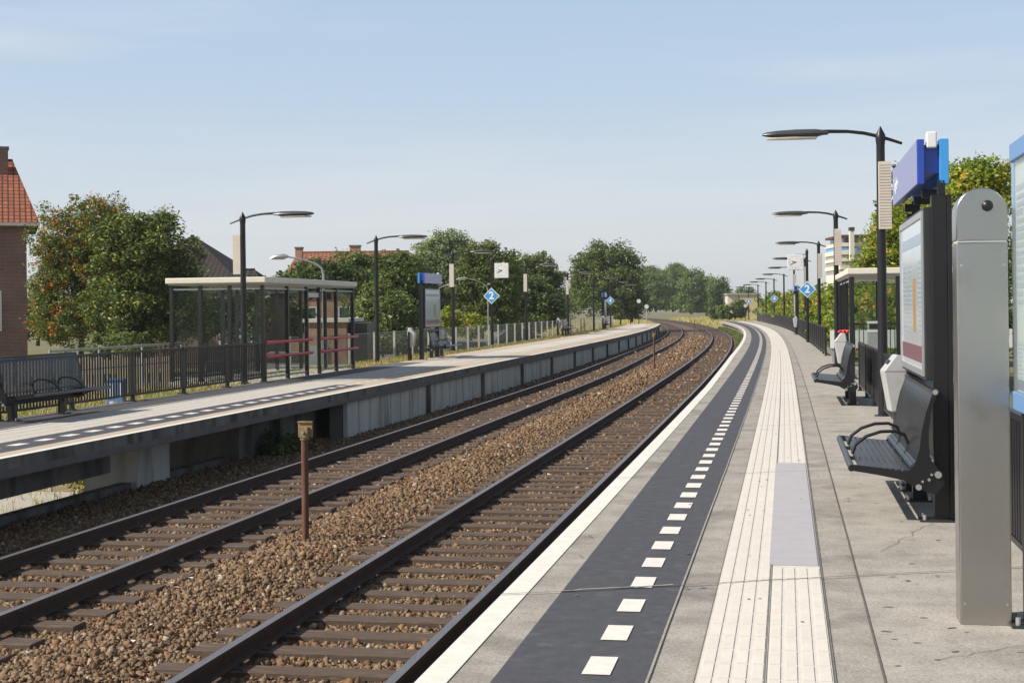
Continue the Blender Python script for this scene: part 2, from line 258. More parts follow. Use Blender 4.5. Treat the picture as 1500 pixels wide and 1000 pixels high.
# ------------------------------------------------------------------ object helpers
def tag(o, label=None, cat=None, group=None, kind=None):
    if label: o['label'] = label
    if cat: o['category'] = cat
    if group: o['group'] = group
    if kind: o['kind'] = kind
    return o
def empty(name, label, cat, loc, rz=0.0, group=None):
    o = bpy.data.objects.new(name, None); COL.objects.link(o); o.location = loc; o.rotation_euler = (0, 0, rz); o.empty_display_size = .2
    return tag(o, label, cat, group)
def thing(name, label, cat, s, off, z=0.0, group=None, flip=False):
    return empty(name, label, cat, PT(s, off, z), -hdg(s)+(pi if flip else 0), group)
def kids(o): return [c for c in COL.objects if c.parent == o]
def copy_tree(o, parent=None):
    c = o.copy(); COL.objects.link(c); c.parent = parent
    for ch in kids(o): copy_tree(ch, c)
    return c
class MB:
    def __init__(s): s.v = []; s.f = []; s.m = []; s.uv = []; s.cur = 0
    def quadf(s, pts, uvs=None):
        n = len(s.v); s.v += [tuple(p) for p in pts]; s.f.append(tuple(range(n, n+len(pts)))); s.m.append(s.cur); s.uv.append(uvs or [(0, 0)]*len(pts)); return s
    def box(s, c, d, rz=0.0, rx=0.0):
        x, y, z = d[0]/2, d[1]/2, d[2]/2
        mt = Matrix.Rotation(rz, 3, 'Z') @ Matrix.Rotation(rx, 3, 'X'); c = Vector(c)
        P = [c+mt @ Vector(p) for p in ((-x,-y,-z),(x,-y,-z),(x,y,-z),(-x,y,-z),(-x,-y,z),(x,-y,z),(x,y,z),(-x,y,z))]
        for q, a, b_ in (((0,3,2,1),1,0),((4,5,6,7),0,1),((0,1,5,4),0,2),((1,2,6,5),1,2),((2,3,7,6),0,2),((3,0,4,7),1,2)):
            dd = [P[i] for i in q]; w = (dd[1]-dd[0]).length; h = (dd[3]-dd[0]).length
            s.quadf(dd, [(0, 0), (w, 0), (w, h), (0, h)])
        return s
    def bx(s, x0, x1, y0, y1, z0, z1): return s.box(((x0+x1)/2, (y0+y1)/2, (z0+z1)/2), (abs(x1-x0), abs(y1-y0), abs(z1-z0)))
    def bar(s, p, q, w, h=None, up=(0, 0, 1)):
        p = Vector(p); q = Vector(q); d = (q-p).normalized(); h = h or w; up = Vector(up)
        if abs(d.dot(up)) > .97: up = Vector((0, 1, 0))
        a = d.cross(up).normalized()*w/2; b = a.cross(d).normalized()*h/2
        A = [p-a-b, p+a-b, p+a+b, p-a+b]; B = [x+(q-p) for x in A]
        s.quadf(A[::-1]); s.quadf(B)
        for i in range(4): j = (i+1) % 4; s.quadf([A[i], A[j], B[j], B[i]])
        return s
    def tube(s, pts, r, n=10, cap=True):
        pts = [Vector(p) for p in pts]; rs = r if isinstance(r, (list, tuple)) else [r]*len(pts); rings = []
        ref = None
        for i, p in enumerate(pts):
            d = (pts[min(i+1, len(pts)-1)]-pts[max(i-1, 0)]).normalized()
            if ref is None: ref = Vector((1, 0, 0)) if abs(d.x) < .9 else Vector((0, 1, 0))
            a = (ref-d*ref.dot(d)).normalized(); b = d.cross(a); ref = a
            rings.append([p+(a*math.cos(2*pi*k/n)+b*math.sin(2*pi*k/n))*rs[i] for k in range(n)])
        base = len(s.v); s.v += [tuple(x) for rg in rings for x in rg]
        for i in range(len(rings)-1):
            for k in range(n):
                l = (k+1) % n; s.f.append((base+i*n+k, base+i*n+l, base+(i+1)*n+l, base+(i+1)*n+k)); s.m.append(s.cur); s.uv.append([(0, 0)]*4)
        if cap:
            s.f.append(tuple(base+k for k in range(n))[::-1]); s.m.append(s.cur); s.uv.append([(0, 0)]*n)
            s.f.append(tuple(base+(len(rings)-1)*n+k for k in range(n))); s.m.append(s.cur); s.uv.append([(0, 0)]*n)
        return s
    def cyl(s, c, r, h, n=14, r2=None): c = Vector(c); return s.tube([c, c+Vector((0, 0, h))], [r, r if r2 is None else r2], n)
    def prism(s, pts, a, b, axis='y'):
        """extrude a 2D outline: axis y -> pts are (x,z); axis x -> (y,z); axis z -> (x,y)"""
        f = {'y': lambda p, t: (p[0], t, p[1]), 'x': lambda p, t: (t, p[0], p[1]), 'z': lambda p, t: (p[0], p[1], t)}[axis]
        A = [f(p, a) for p in pts]; B = [f(p, b) for p in pts]; n = len(pts)
        s.quadf(A[::-1]); s.quadf(B)
        for i in range(n): j = (i+1) % n; s.quadf([A[i], A[j], B[j], B[i]])
        return s
    def mat(s, k): s.cur = k; return s
    def build(s, name, mats, parent=None, smooth=False, bevel=0.0, loc=None):
        me = bpy.data.meshes.new(name); me.from_pydata(s.v, [], s.f)
        mats = mats if isinstance(mats, (list, tuple)) else [mats]
        for m in mats: me.materials.append(M[m] if isinstance(m, str) else m)
        me.polygons.foreach_set('material_index', s.m)
        ul = me.uv_layers.new(name='UVMap'); flat = [c for f in s.uv for p in f for c in p]; ul.data.foreach_set('uv', flat)
        import bmesh as _b
        bm = _b.new(); bm.from_mesh(me); _b.ops.remove_doubles(bm, verts=bm.verts, dist=2e-5); _b.ops.recalc_face_normals(bm, faces=bm.faces); bm.to_mesh(me); bm.free()
        if smooth: me.polygons.foreach_set('use_smooth', [True]*len(me.polygons))
        o = bpy.data.objects.new(name, me); COL.objects.link(o)
        if parent: o.parent = parent
        if loc is not None: o.location = loc
        if bevel:
            bv = o.modifiers.new('bevel', 'BEVEL'); bv.width = bevel; bv.segments = 2; bv.limit_method = 'ANGLE'; bv.angle_limit = .6
            if smooth: pass
        if smooth:
            try:
                me.set_sharp_from_angle(angle=.6)
            except Exception: pass
        return o
def npmesh(name, V, F, mats, parent=None, mi=None):
    me = bpy.data.meshes.new(name); n = len(V); k = F.shape[1]
    me.vertices.add(n); me.vertices.foreach_set('co', V.astype(np.float32).ravel())
    me.loops.add(F.size); me.loops.foreach_set('vertex_index', F.astype(np.int32).ravel())
    me.polygons.add(len(F)); me.polygons.foreach_set('loop_start', np.arange(0, F.size, k, dtype=np.int32))
    try: me.polygons.foreach_set('loop_total', np.full(len(F), k, dtype=np.int32))
    except Exception: pass
    for m in mats: me.materials.append(M[m] if isinstance(m, str) else m)
    if mi is not None: me.polygons.foreach_set('material_index', mi.astype(np.int32))
    me.update(calc_edges=True); me.validate()
    o = bpy.data.objects.new(name, me); COL.objects.link(o)
    if parent: o.parent = parent
    return o
def srange(s0, s1):
    out = [s0]; s = s0
    while s < s1:
        s += 1.0 if s < 60 else (2.0 if s < 200 else 6.0)
        out.append(min(s, s1))
    return out
def sweep(name, prof, s0, s1, m, parent=None, closed=True, kind='structure', ss=None):
    """a section (list of (offset, z); offsets may be functions of s) run along the curved line, UV = (offset, run)"""
    ss = ss or srange(s0, s1); mb = MB(); n = len(prof)
    ev = lambda x, s: x(s) if callable(x) else x
    rings = [[(ev(o, s), ev(z, s)) for o, z in prof] for s in ss]
    pts = [[PT(s, o, z) for o, z in r] for s, r in zip(ss, rings)]
    rng_ = range(n if closed else n-1)
    for i in range(len(ss)-1):
        for k in rng_:
            l = (k+1) % n
            mb.quadf([pts[i][k], pts[i][l], pts[i+1][l], pts[i+1][k]], [(rings[i][k][0], ss[i]), (rings[i][l][0], ss[i]), (rings[i+1][l][0], ss[i+1]), (rings[i+1][k][0], ss[i+1])])
    if closed and n > 2: mb.quadf(pts[0][::-1]); mb.quadf(pts[-1])
    o = mb.build(name, m, parent)
    if kind and parent is None: o['kind'] = kind
    return o
def text_mesh(name, body, size, m, parent, loc, rot, extrude=.002, align='CENTER', sx=1.0, bold=0.0):
    c = bpy.data.curves.new(name, 'FONT'); c.body = body; c.size = size; c.extrude = extrude; c.align_x = align; c.align_y = 'CENTER'; c.resolution_u = 3; c.offset = bold
    t = bpy.data.objects.new(name, c); COL.objects.link(t)
    bpy.context.view_layer.update(); dg = bpy.context.evaluated_depsgraph_get()
    me = bpy.data.meshes.new_from_object(t.evaluated_get(dg)); bpy.data.objects.remove(t); bpy.data.curves.remove(c)
    me.materials.clear(); me.materials.append(M[m]); o = bpy.data.objects.new(name, me); COL.objects.link(o); o.parent = parent; o.location = loc; o.rotation_euler = rot; o.scale = (sx, 1, 1)
    return o
def ss_(a, b, x): t = min(1, max(0, (x-a)/(b-a))); return t*t*(3-2*t)

# ------------------------------------------------------------------ ground
CR = lambda s: -3.645
CL = lambda s: -7.55-.36*ss_(50, 90, s)
def lowg(s): return -2.1+.5*ss_(24, 50, s)+.3*ss_(60, 110, s)
def gz(s, o):
    """height of the ground"""
    ends = ss_(158, 166, s)
    low = lowg(s)*(1-ends)+(-1.1)*ends
    strip = ss_(31, 34, s)
    if o >= -10.6:
        if o <= 1.9: return -1.12
        return -1.12+ss_(1.9, 3.0, o)*(.75 if s < 150 else .75*(1-ss_(175, 200, s)))
    if o >= -10.9: return -1.12+(low+1.12)*(-10.6-o)/.3*(1-strip)
    if strip > 0 and s < 170 and o > -17:
        top = -.10*(1-ends)-1.1*ends
        hi = -1.12 if o > -12.9 else (-1.12+(top+1.12)*min(1, (-12.9-o)/.1) if o > -13.0 else (top if o > -14.6 else top+(low-top)*ss_(14.6, 17, -o)))
        return low*(1-strip)+hi*strip
    return low
offs = [-900, -500, -300, -180, -120, -80, -60, -45, -35, -28, -24, -20, -18, -17, -16.4, -15.8, -15.2, -14.6, -14.0, -13.5, -13.0, -12.9, -12.5, -11.5, -10.9, -10.6, -10.2, -9, -7, -5, -3, -1.5, 0, 1.5, 1.9, 2.4, 3.0, 4, 6, 9, 14, 20, 30, 50, 80, 130, 200, 320, 500, 900]
Ss = list(np.arange(-20, 40, 1.0))+list(np.arange(40, 200, 2.5))+list(np.arange(200, 420, 10))+[440, 500, 600, 800, 1100, 1500]
gv = []; gf = []
for s in Ss:
    for o in offs:
        oo = o if s < 420 else o
        p = PT(min(s, 1590), oo); gv.append((p.x, p.y, gz(s, o)))
k = len(offs)
for i in range(len(Ss)-1):
    for j in range(k-1): gf.append((i*k+j, i*k+j+1, (i+1)*k+j+1, (i+1)*k+j))
g = npmesh('ground', np.array(gv), np.array(gf), ['grass']); g['kind'] = 'structure'

# ballast bed
def bz(s, o):
    dl = abs(o-CL(s)); d_r = abs(o-CR(s))
    if o > -2.35: return -1.01-(o+2.35)*.25
    if dl < 1.3 or d_r < 1.3: return -1.008
    if o < CL(s)-1.3: return -1.01-ss_(1.3, 2.4, dl)*.05
    return -1.01+.06*math.sin(pi*min(1, max(0, (o-(CL(s)+1.3))/max(.1, (CR(s)-1.3)-(CL(s)+1.3)))))
bo = [(lambda q: (lambda s: q))(q) for q in [-10.55, -10.0, -9.5, -9.0]+[-8.8+i*.25 for i in range(27)]+[-1.95]]
bsw = [(o, (lambda oo: (lambda s: bz(s, oo(s))-(0.35 if oo(s) < -10.5 else 0)))(o)) for o in bo]
bed = sweep('ballast_bed', bsw, -15, 420, 'ballast', closed=False)
bed['kind'] = 'stuff'; tag(bed, 'brown crushed stone bed lying under both railway tracks', 'ballast')
# loose stones
cube = np.array([[-1,-1,-1],[1,-1,-1],[1,1,-1],[-1,1,-1],[-1,-1,1],[1,-1,1],[1,1,1],[-1,1,1]], float)
cf = np.array([[0,3,2,1],[4,5,6,7],[0,1,5,4],[1,2,6,5],[2,3,7,6],[3,0,4,7]])
SLP = .62
def stones(s0, s1, dens, r0, r1):
    area = (s1-s0)*8.3; n = int(area*dens)
    s = NP.uniform(s0, s1, n); o = NP.uniform(-10.4, -2.1, n)
    cl = np.array([CL(a) for a in s]); cr = np.full(n, CR(0))
    keep = np.ones(n, bool); q = NP.uniform(0, 1, n)
    ph = np.abs(((s/SLP+.5) % 1)-.5)*SLP
    for c in (cl, cr):
        d = np.abs(o-c)
        keep &= ~((d < 1.30) & (ph < .098) & (q > .2)); keep &= ~(np.abs(d-.753) < .085)
        keep &= ~((d < 1.7) & (d > 1.3) & (q > .9))
    keep &= ~((o > -2.5) & (q > .5))
    s, o = s[keep], o[keep]; n = len(s)
    h = np.interp(s, _S, _H); X = np.interp(s, _S, _X)+o*np.cos(h); Y = np.interp(s, _S, _Y)-o*np.sin(h)
    r = NP.uniform(r0, r1, n)*NP.choice([.55, .8, 1, 1, 1.4], n)
    Z = np.array([bz(a, b) for a, b in zip(s, o)])+r*NP.uniform(-.2, .55, n)
    # patches of larger heaps
    V = cube[None]*(1+NP.uniform(-.75, .28, (n, 8, 3)))*NP.uniform(.35, 1.25, (n, 1, 3))*r[:, None, None]
    a, b_, c = NP.uniform(0, 2*pi, n), NP.normal(0, .6, n), NP.normal(0, .6, n)
    def rot(V, ang, i, j):
        ca, sa = np.cos(ang)[:, None], np.sin(ang)[:, None]; x, y = V[:, :, i].copy(), V[:, :, j].copy(); V[:, :, i] = x*ca-y*sa; V[:, :, j] = x*sa+y*ca
    rot(V, b_, 0, 2); rot(V, c, 1, 2); rot(V, a, 0, 1)
    V += np.stack([X, Y, Z], 1)[:, None, :]
    return V.reshape(-1, 3), (cf[None]+np.arange(n)[:, None, None]*8).reshape(-1, 4)
Vs, Fs, b0 = [], [], 0
for a in ((5, 21, 1150, .014, .025), (21, 40, 520, .019, .030), (40, 75, 110, .03, .045), (75, 140, 28, .045, .065)):
    v, f_ = stones(*a); Vs.append(v); Fs.append(f_+b0); b0 += len(v)
st = npmesh('ballast_stones', np.concatenate(Vs), np.concatenate(Fs), ['stone'])
tag(st, 'loose brown and tan crushed stones between and around the rails', 'ballast', kind='stuff')

lt = MB()
for i in range(46):
    s, o_ = R_.uniform(7, 34), R_.uniform(-8.4, -2.3); p = PT(s, o_, bz(s, o_)+.05+R_.uniform(0, .01)); a = R_.uniform(0, pi); l, w_ = R_.uniform(.015, .04), R_.uniform(.008, .02)
    q = [(l, w_, .006), (-l, w_*.6, 0), (-l*.7, -w_, .008), (l*.8, -w_, .0)]
    lt.quadf([(p.x+x*math.cos(a)-y*math.sin(a), p.y+x*math.sin(a)+y*math.cos(a), p.z+z) for x, y, z in q])
o = lt.build('litter_scraps', 'white_paint'); tag(o, 'small pale paper scraps scattered over the stone bed', 'litter', kind='stuff')
# ------------------------------------------------------------------ railway tracks
RZ = -.803
def railprof(c):
    w, hd, ft = .036, .044, .07
    P = [(-w, 0), (w, 0), (w, -hd), (.009, -hd-.015), (.009, -.145), (ft, -.165), (ft, -.172), (-ft, -.172), (-ft, -.165), (-.009, -.145), (-.009, -hd-.015), (-w, -hd)]
    return [((lambda x: (lambda s: c(s)+x))(x), RZ+z*.82) for x, z in P]
for nm, C, lb in (('railway_track', CR, 'railway track nearest the camera, running along the platform with the dashed line'), ('railway_track', CL, 'railway track on the far side, running below the panelled concrete platform wall')):
    tr = empty(nm, lb, 'railway track', PT(0, C(0), RZ-.2), 0, 'railway tracks')
    inv = Matrix.Translation(tr.location).inverted()
    def under(o):
        o.parent = tr; o.matrix_parent_inverse = inv; return o
    for sgn in (-1, 1):
        c = (lambda sg: (lambda s: C(s)+sg*.7535))(sgn)
        ro = sweep('rail', railprof(c), -14, 420, ['rail_side', 'rail_top'], kind=None)
        me = ro.data
        for p in me.polygons:
            if abs(p.normal.z) > .7 and p.center.z > RZ-.01: p.material_index = 1
        under(ro)
        # fastening plates
    far = MB(); k0 = int(2/SLP)
    nn = int(360/SLP)
    for k in range(-6, nn):
        s = k*SLP
        if s < 4.0 and C is CR and s < -4: continue
        c = PT(s, C(s), RZ-.141-.085); rz = -hdg(s)+R_.uniform(-.02, .02)
        w = .24+R_.uniform(-.025, .02); ln = 2.6+R_.uniform(-.10, .08); dz = R_.uniform(-.022, .006)
        near = (5 <= s <= 5+100*SLP) 
        if near and sum(1 for _ in kids(tr)) < 103:
            mb = MB(); mb.box((0, 0, dz), (ln, w, .17)); mb.mat(1)
            for q in (-.7535, .7535):
                mb.box((q, 0, .09+dz), (.30, .15, .016))
                for e in (-.11, .11): mb.box((q+e, .03, .106+dz), (.035, .035, .035)); 
            o = mb.build('sleeper', ['sleeper', 'rail_side']); o.location = c; o.rotation_euler = (0, R_.uniform(-.004, .004), rz); under(o)
            if s < 40: bv = o.modifiers.new('bevel', 'BEVEL'); bv.width = .008; bv.segments = 1
        else: far.box(c, (ln, w, .17), rz)
    fo = far.build('far_sleepers', 'sleeper'); under(fo); fo['kind'] = 'stuff'

# ------------------------------------------------------------------ right-hand platform
LT = lambda tab: (lambda s: float(np.interp(s, [a for a, b in tab], [b for a, b in tab])))
eO = LT([(0, -1.92), (32, -1.92), (53, -2.05), (110, -2.06), (140, -2.12), (184, -2.2)])
eI = lambda s: eO(s)+.15
dL = lambda s: -1.57 if s < 60 else -1.57-.04*ss_(60, 100, s)
dR = LT([(0, -.86), (110, -.82), (140, -.70), (184, -.6)])
tL = LT([(0, -.63), (110, -.60), (140, -.45), (184, -.3)])
tR = LT([(0, 0), (50, .03), (90, .10), (110, .17), (140, .3), (184, .5)])
bR = LT([(0, 2.7), (30, 2.7), (31, 1.8), (40, 1.75), (110, 1.8), (140, 2.0), (184, 3.0)])
sweep('platform', [(eO, 0), (bR, 0), (bR, -.6), (lambda s: eO(s)+.35, -.6), (lambda s: eO(s)+.3, -.24), (eO, -.22)], -6, 184, 'concrete')
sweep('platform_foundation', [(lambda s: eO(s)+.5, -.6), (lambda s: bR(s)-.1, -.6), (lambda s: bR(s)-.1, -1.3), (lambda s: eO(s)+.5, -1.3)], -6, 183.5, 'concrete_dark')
sweep('pavement_slabs', [(lambda s: .245+.1*ss_(50, 110, s)+.2*ss_(110, 184, s), .004), (bR, .004)], -6, 184, 'concrete_slab', closed=False)
sweep('edge_line', [(eO, .005), (eI, .005)], -6, 184, 'white_line', closed=False)
sweep('dark_strip', [(dL, .004), (dR, .004)], -6, 184, 'asphalt_dark', closed=False)
sweep('tactile_paving', [(tL, .006), (tR, .006)], -6, 184, 'tactile', closed=False)
# raised ribs of the tactile paving, tile by tile near the camera, continuous further away
rb = MB(); NR = 8
for kx in range(NR):
    w = .63/NR
    s = 0.0
    while s < 66:
        s1 = s+.30-.012
        o0 = tL(s)+(kx+.24)*w*((tR(s)-tL(s))/.63); o1 = tL(s)+(kx+.90)*w*((tR(s)-tL(s))/.63)
        if not (kx >= 4 and 9.98 < s+.15 < 16.5):
            A = [PT(s+.006, o0, .0100), PT(s+.006, o1, .0100), PT(s1, o1, .0100), PT(s1, o0, .0100)]; Bz = [Vector((p.x, p.y, .0065)) for p in A]
            rb.quadf(A, [(o0, s), (o1, s), (o1, s1), (o0, s1)])
            for a, b_ in ((0, 1), (1, 2), (2, 3), (3, 0)): rb.quadf([A[a], A[b_], Bz[b_], Bz[a]])
        s += .30
o = rb.build('tactile_ribs', 'tactile_rib'); o['kind'] = 'structure'
far = MB()
for kx in range(4):
    sw = srange(66, 184)
    for i in range(len(sw)-1):
        q = []
        for s in (sw[i], sw[i+1]):
            W = tR(s)-tL(s); q.append((tL(s)+W*(kx*.25+.04), tL(s)+W*(kx*.25+.2)))
        far.quadf([PT(sw[i], q[0][0], .0115), PT(sw[i], q[0][1], .0115), PT(sw[i+1], q[1][1], .0115), PT(sw[i+1], q[1][0], .0115)])
o = far.build('tactile_ribs', 'tactile_rib'); o['kind'] = 'structure'
sweep('rubber_pad', [(-.325, .0075), (-.325, .013), (-.004, .013), (-.004, .0075)], 9.98, 16.5, 'pad')
# seam lines: long ones along the platform, oblique slab joints
def ribbon(name, pts, w, z, m):
    mb = MB()
    for a, b_ in zip(pts[:-1], pts[1:]):
        d = (b_-a); d.z = 0; n = Vector((d.y, -d.x, 0)).normalized()*w/2
        mb.quadf([Vector((*(a-n).xy, z)), Vector((*(a+n).xy, z)), Vector((*(b_+n).xy, z)), Vector((*(b_-n).xy, z))])
    return mb
def struct_mb(name, mbs, m):
    t = MB()
    for q in mbs:
        n = len(t.v); t.v += q.v; t.f += [tuple(i+n for i in f) for f in q.f]; t.m += q.m; t.uv += q.uv
    o = t.build(name, m); o['kind'] = 'structure'; return o
jl = lambda s: .235+.1*ss_(50, 110, s)+.2*ss_(110, 184, s)
L_ = [ribbon('', [PT(s, jl(s)+R_.uniform(-.002, .002)) for s in srange(-5, 184)], .011, .0085, '')]
L_ += [ribbon('', [PT(s, tL(s)+.317) for s in list(np.arange(0, 60, 1))], .006, .0128, '')]
L_ += [ribbon('', [PT(s, tR(s)+.006) for s in srange(-5, 100)], .006, .0085, '')]
L_ += [ribbon('', [PT(s, tL(s)-.005) for s in srange(-5, 100)], .005, .0085, '')]
struct_mb('seam', L_, 'seam')
L2 = []; sj = [2.6, 8.95, 15.15, 21.35, 27.5, 33.7, 40, 46.2, 52.4, 58.6, 64.8, 71, 77.2, 83.4, 89.6, 95.8, 102, 108, 114, 120, 126, 132, 138, 144, 150, 156, 162, 168, 174, 180]
for s in sj:
    pts = []
    for i in range(15):
        o_ = -1.92+i*.262
        pts.append(PT(s+.42*(o_+1.4)*(1 if s < 30 else .3)+R_.uniform(-.012, .012), o_))
    L2.append(ribbon('', pts, .013, .0135, ''))
struct_mb('seam', L2, 'seam')
struct_mb('seam', [ribbon('', [PT(s, dR(s)+.008+R_.uniform(-.003, .003)) for s in srange(0, 120)], .012, .0085, ''),
                   ribbon('', [PT(s+.42*(o_+1.4)+.03+R_.uniform(-.02, .02), o_) for s, o_ in [(8.95, -1.57+i*.06) for i in range(12)]], .02, .0098, '')], 'seam_light')
cr_ = []
for (s0, o0, ds_, do_, n_) in ((5.6, -1.50, .9, .35, 9), (10.6, .45, 1.6, .5, 14), (16.2, -1.45, 1.2, -.3, 9), (7.4, .5, .5, .6, 8), (20, .4, 1.5, .6, 10), (12.2, -.84, .9, .18, 8)):
    pts = []; 
    for i in range(n_): pts.append(PT(s0+ds_*i/n_+R_.uniform(-.02, .02), o0+do_*i/n_+R_.uniform(-.025, .025)))
    cr_.append(ribbon('', pts, .004, .0083, ''))
struct_mb('seam', cr_, 'seam')
# white dashes
ds = MB(); s = 6.15-.732*3
while s < 184:
    a, b_ = s, s+.36; c = dR(s)-.243; hw = .070+R_.uniform(-.003, .003)
    ds.quadf([PT(a, c-hw, .0088), PT(a, c+hw, .0088), PT(b_, c+hw, .0088), PT(b_, c-hw, .0088)])
    s += .732
o = ds.build('dashed_line', 'dash_white'); o['kind'] = 'structure'
# rust and dirt flecks on the slabs
fl = MB()
for i in range(110):
    s, o_ = R_.uniform(5, 30), R_.uniform(.3, 1.15); 
    p = PT(s, o_); a = R_.uniform(-.4, .4); l, w = R_.uniform(.012, .04), R_.uniform(.004, .010)
    q = [(math.cos(t)*l, math.sin(t)*w) for t in [j*pi/3+R_.uniform(-.2, .2) for j in range(6)]]
    fl.quadf([(p.x+x*math.cos(a)-y*math.sin(a), p.y+x*math.sin(a)+y*math.cos(a), .0075) for x, y in q])
for i in range(150):
    s, o_ = R_.uniform(5, 45), R_.choice([R_.uniform(-1.7, -.65), R_.uniform(.02, 1.2), R_.uniform(-.62, 0)]); p = PT(s, o_); r0 = R_.uniform(.008, .02)
    fl.quadf([(p.x+r0*R_.uniform(.7, 1.2)*math.cos(j*pi/4), p.y+r0*R_.uniform(.7, 1.2)*math.sin(j*pi/4), .0132) for j in range(8)])
o = fl.build('dirt_flecks', 'seam'); tag(o, 'tiny dark dirt flecks scattered on the pale concrete slabs', 'dirt', kind='stuff')
# support piers seen under the far end of the platform edge
# ------------------------------------------------------------------ left-hand platform
LE = -9.55
lw = lambda a: (lambda s: a)
sweep('platform', [(LE, 0), (-13.05, 0), (-13.05, -.25), (LE+.02, -.24)], -4, 165, 'asphalt')
sweep('platform_edge', [(LE+.012, -.002), (LE+.012, -.25), (LE-.06, -.25), (LE-.06, -.002)], -4, 165, 'concrete_dark')
sweep('edge_line', [(LE+.015, .005), (LE-.11, .005)], -4, 165, 'white_line', closed=False)
sweep('edge_paving', [(LE-.11, .004), (LE-.38, .004)], -4, 165, 'beige_paving', closed=False)
sweep('dark_strip', [(LE-.38, .004), (LE-1.15, .004)], -4, 33.5, 'asphalt_dark', closed=False)
sweep('beige_strip', [(LE-.38, .004), (LE-1.15, .004)], 33.5, 165, 'beige_paving', closed=False)
sweep('tactile_paving', [(LE-1.15, .005), (LE-2.45, .005)], -4, 165, 'pale_paving', closed=False)
sweep('beige_paving', [(LE-2.45, .004), (-13.0, .004)], 48, 165, 'beige_paving', closed=False)
ds = MB(); s = .35
while s < 165:
    c = LE-.76; ds.quadf([PT(s, c-.085, .009), PT(s, c+.085, .009), PT(s+.36, c+.085, .009), PT(s+.36, c-.085, .009)]); s += .732
o = ds.build('dashed_line', 'dash_white'); o['kind'] = 'structure'
tl = MB()
for s in np.arange(6, 60, .30):
    a, b_ = PT(s, LE-1.17), PT(s, LE-2.43); d = (PT(s+.012, LE-1.17)-a)
    tl.quadf([(a.x, a.y, .0085), (b_.x, b_.y, .0085), (b_.x+d.x, b_.y+d.y, .0085), (a.x+d.x, a.y+d.y, .0085)])
for q in (1.45, 1.77, 2.1): 
    x = ribbon('', [PT(s, LE-q) for s in np.arange(4, 60, 1)], .012, .0086, ''); n = len(tl.v); tl.v += x.v; tl.f += [tuple(i+n for i in f) for f in x.f]; tl.m += x.m; tl.uv += x.uv
o = tl.build('seam', 'seam_light'); o['kind'] = 'structure'
# wall under the platform: ribbed concrete panels, each a separate slab of the wall
pw = empty('retaining_wall', 'shaded retaining wall of upright concrete panels under the far platform edge', 'wall', PT(60, LE-.1, -1.1))
pinv = Matrix.Translation(pw.location).inverted()
k = 0; s = 31.0; rest = MB()
def panel(mb, s, w):
    a, b_ = PT(s+.035, LE-.10), PT(s+w-.035, LE-.10); d = (b_-a).normalized(); n = Vector((d.y, -d.x, 0)); rz = math.atan2(d.y, d.x)
    mid = (a+b_)/2
    mb.box((mid.x-n.x*.05, mid.y-n.y*.05, -.69), ((b_-a).length, .10, .88), rz)
    for t in ():
        c = a.lerp(b_, t); mb.box((c.x+n.x*.012, c.y+n.y*.012, -.69), (.12 if t != .5 else .2, .024, .86), rz)
while s < 164:
    w = .92
    if k < 100:
        mb = MB(); panel(mb, s, w); o = mb.build('panel', 'concrete_panel', pw); o.matrix_parent_inverse = pinv
    else: panel(rest, s, w)
    k += 1; s += w
if rest.f: o = rest.build('far_panels', 'concrete_panel', pw); o['kind'] = 'stuff'; o.matrix_parent_inverse = pinv
mb = MB()
for s in np.arange(38.4, 160, 7.36):
    a = PT(s, LE-.07, 0); mb.box((a.x, a.y, -.69), (.14, .14, .87), -hdg(s))
o = mb.build('pilaster', 'concrete_dark', pw); o.matrix_parent_inverse = pinv
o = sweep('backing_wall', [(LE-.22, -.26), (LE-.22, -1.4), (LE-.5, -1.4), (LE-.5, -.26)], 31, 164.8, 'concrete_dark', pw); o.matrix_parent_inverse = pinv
# set-back wall and bridge beams where the platform spans the underpass
sb = empty('abutment_wall', 'dark set-back concrete wall under the platform beside the bushes', 'wall', PT(28, -10.5, -1.1)); sinv = Matrix.Translation(sb.location).inverted()
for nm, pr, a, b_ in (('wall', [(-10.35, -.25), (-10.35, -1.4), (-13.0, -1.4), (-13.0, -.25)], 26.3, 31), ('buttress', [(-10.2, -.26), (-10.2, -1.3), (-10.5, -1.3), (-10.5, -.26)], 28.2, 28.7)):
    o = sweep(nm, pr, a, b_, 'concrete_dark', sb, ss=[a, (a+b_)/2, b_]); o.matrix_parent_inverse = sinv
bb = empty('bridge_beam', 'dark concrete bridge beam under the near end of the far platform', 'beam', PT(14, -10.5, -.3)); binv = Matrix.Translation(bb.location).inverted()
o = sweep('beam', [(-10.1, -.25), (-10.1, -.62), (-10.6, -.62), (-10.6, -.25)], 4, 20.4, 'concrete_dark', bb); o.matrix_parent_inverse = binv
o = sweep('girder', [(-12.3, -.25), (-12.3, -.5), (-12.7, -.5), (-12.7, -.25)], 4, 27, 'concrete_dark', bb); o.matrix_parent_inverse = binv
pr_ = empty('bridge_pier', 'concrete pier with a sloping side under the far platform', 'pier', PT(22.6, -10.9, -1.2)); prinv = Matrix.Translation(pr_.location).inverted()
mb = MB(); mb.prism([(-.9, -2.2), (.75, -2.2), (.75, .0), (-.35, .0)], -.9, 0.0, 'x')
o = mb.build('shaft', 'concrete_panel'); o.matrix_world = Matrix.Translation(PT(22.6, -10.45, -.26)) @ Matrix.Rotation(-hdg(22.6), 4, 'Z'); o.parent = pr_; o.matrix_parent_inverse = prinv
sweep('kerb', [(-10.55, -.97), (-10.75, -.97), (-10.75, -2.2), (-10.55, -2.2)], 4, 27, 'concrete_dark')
sweep('pavement', [(-13.2, lambda s: lowg(s)+.02), (-17.2, lambda s: lowg(s)+.02)], -6, 29, 'pavement', closed=False)

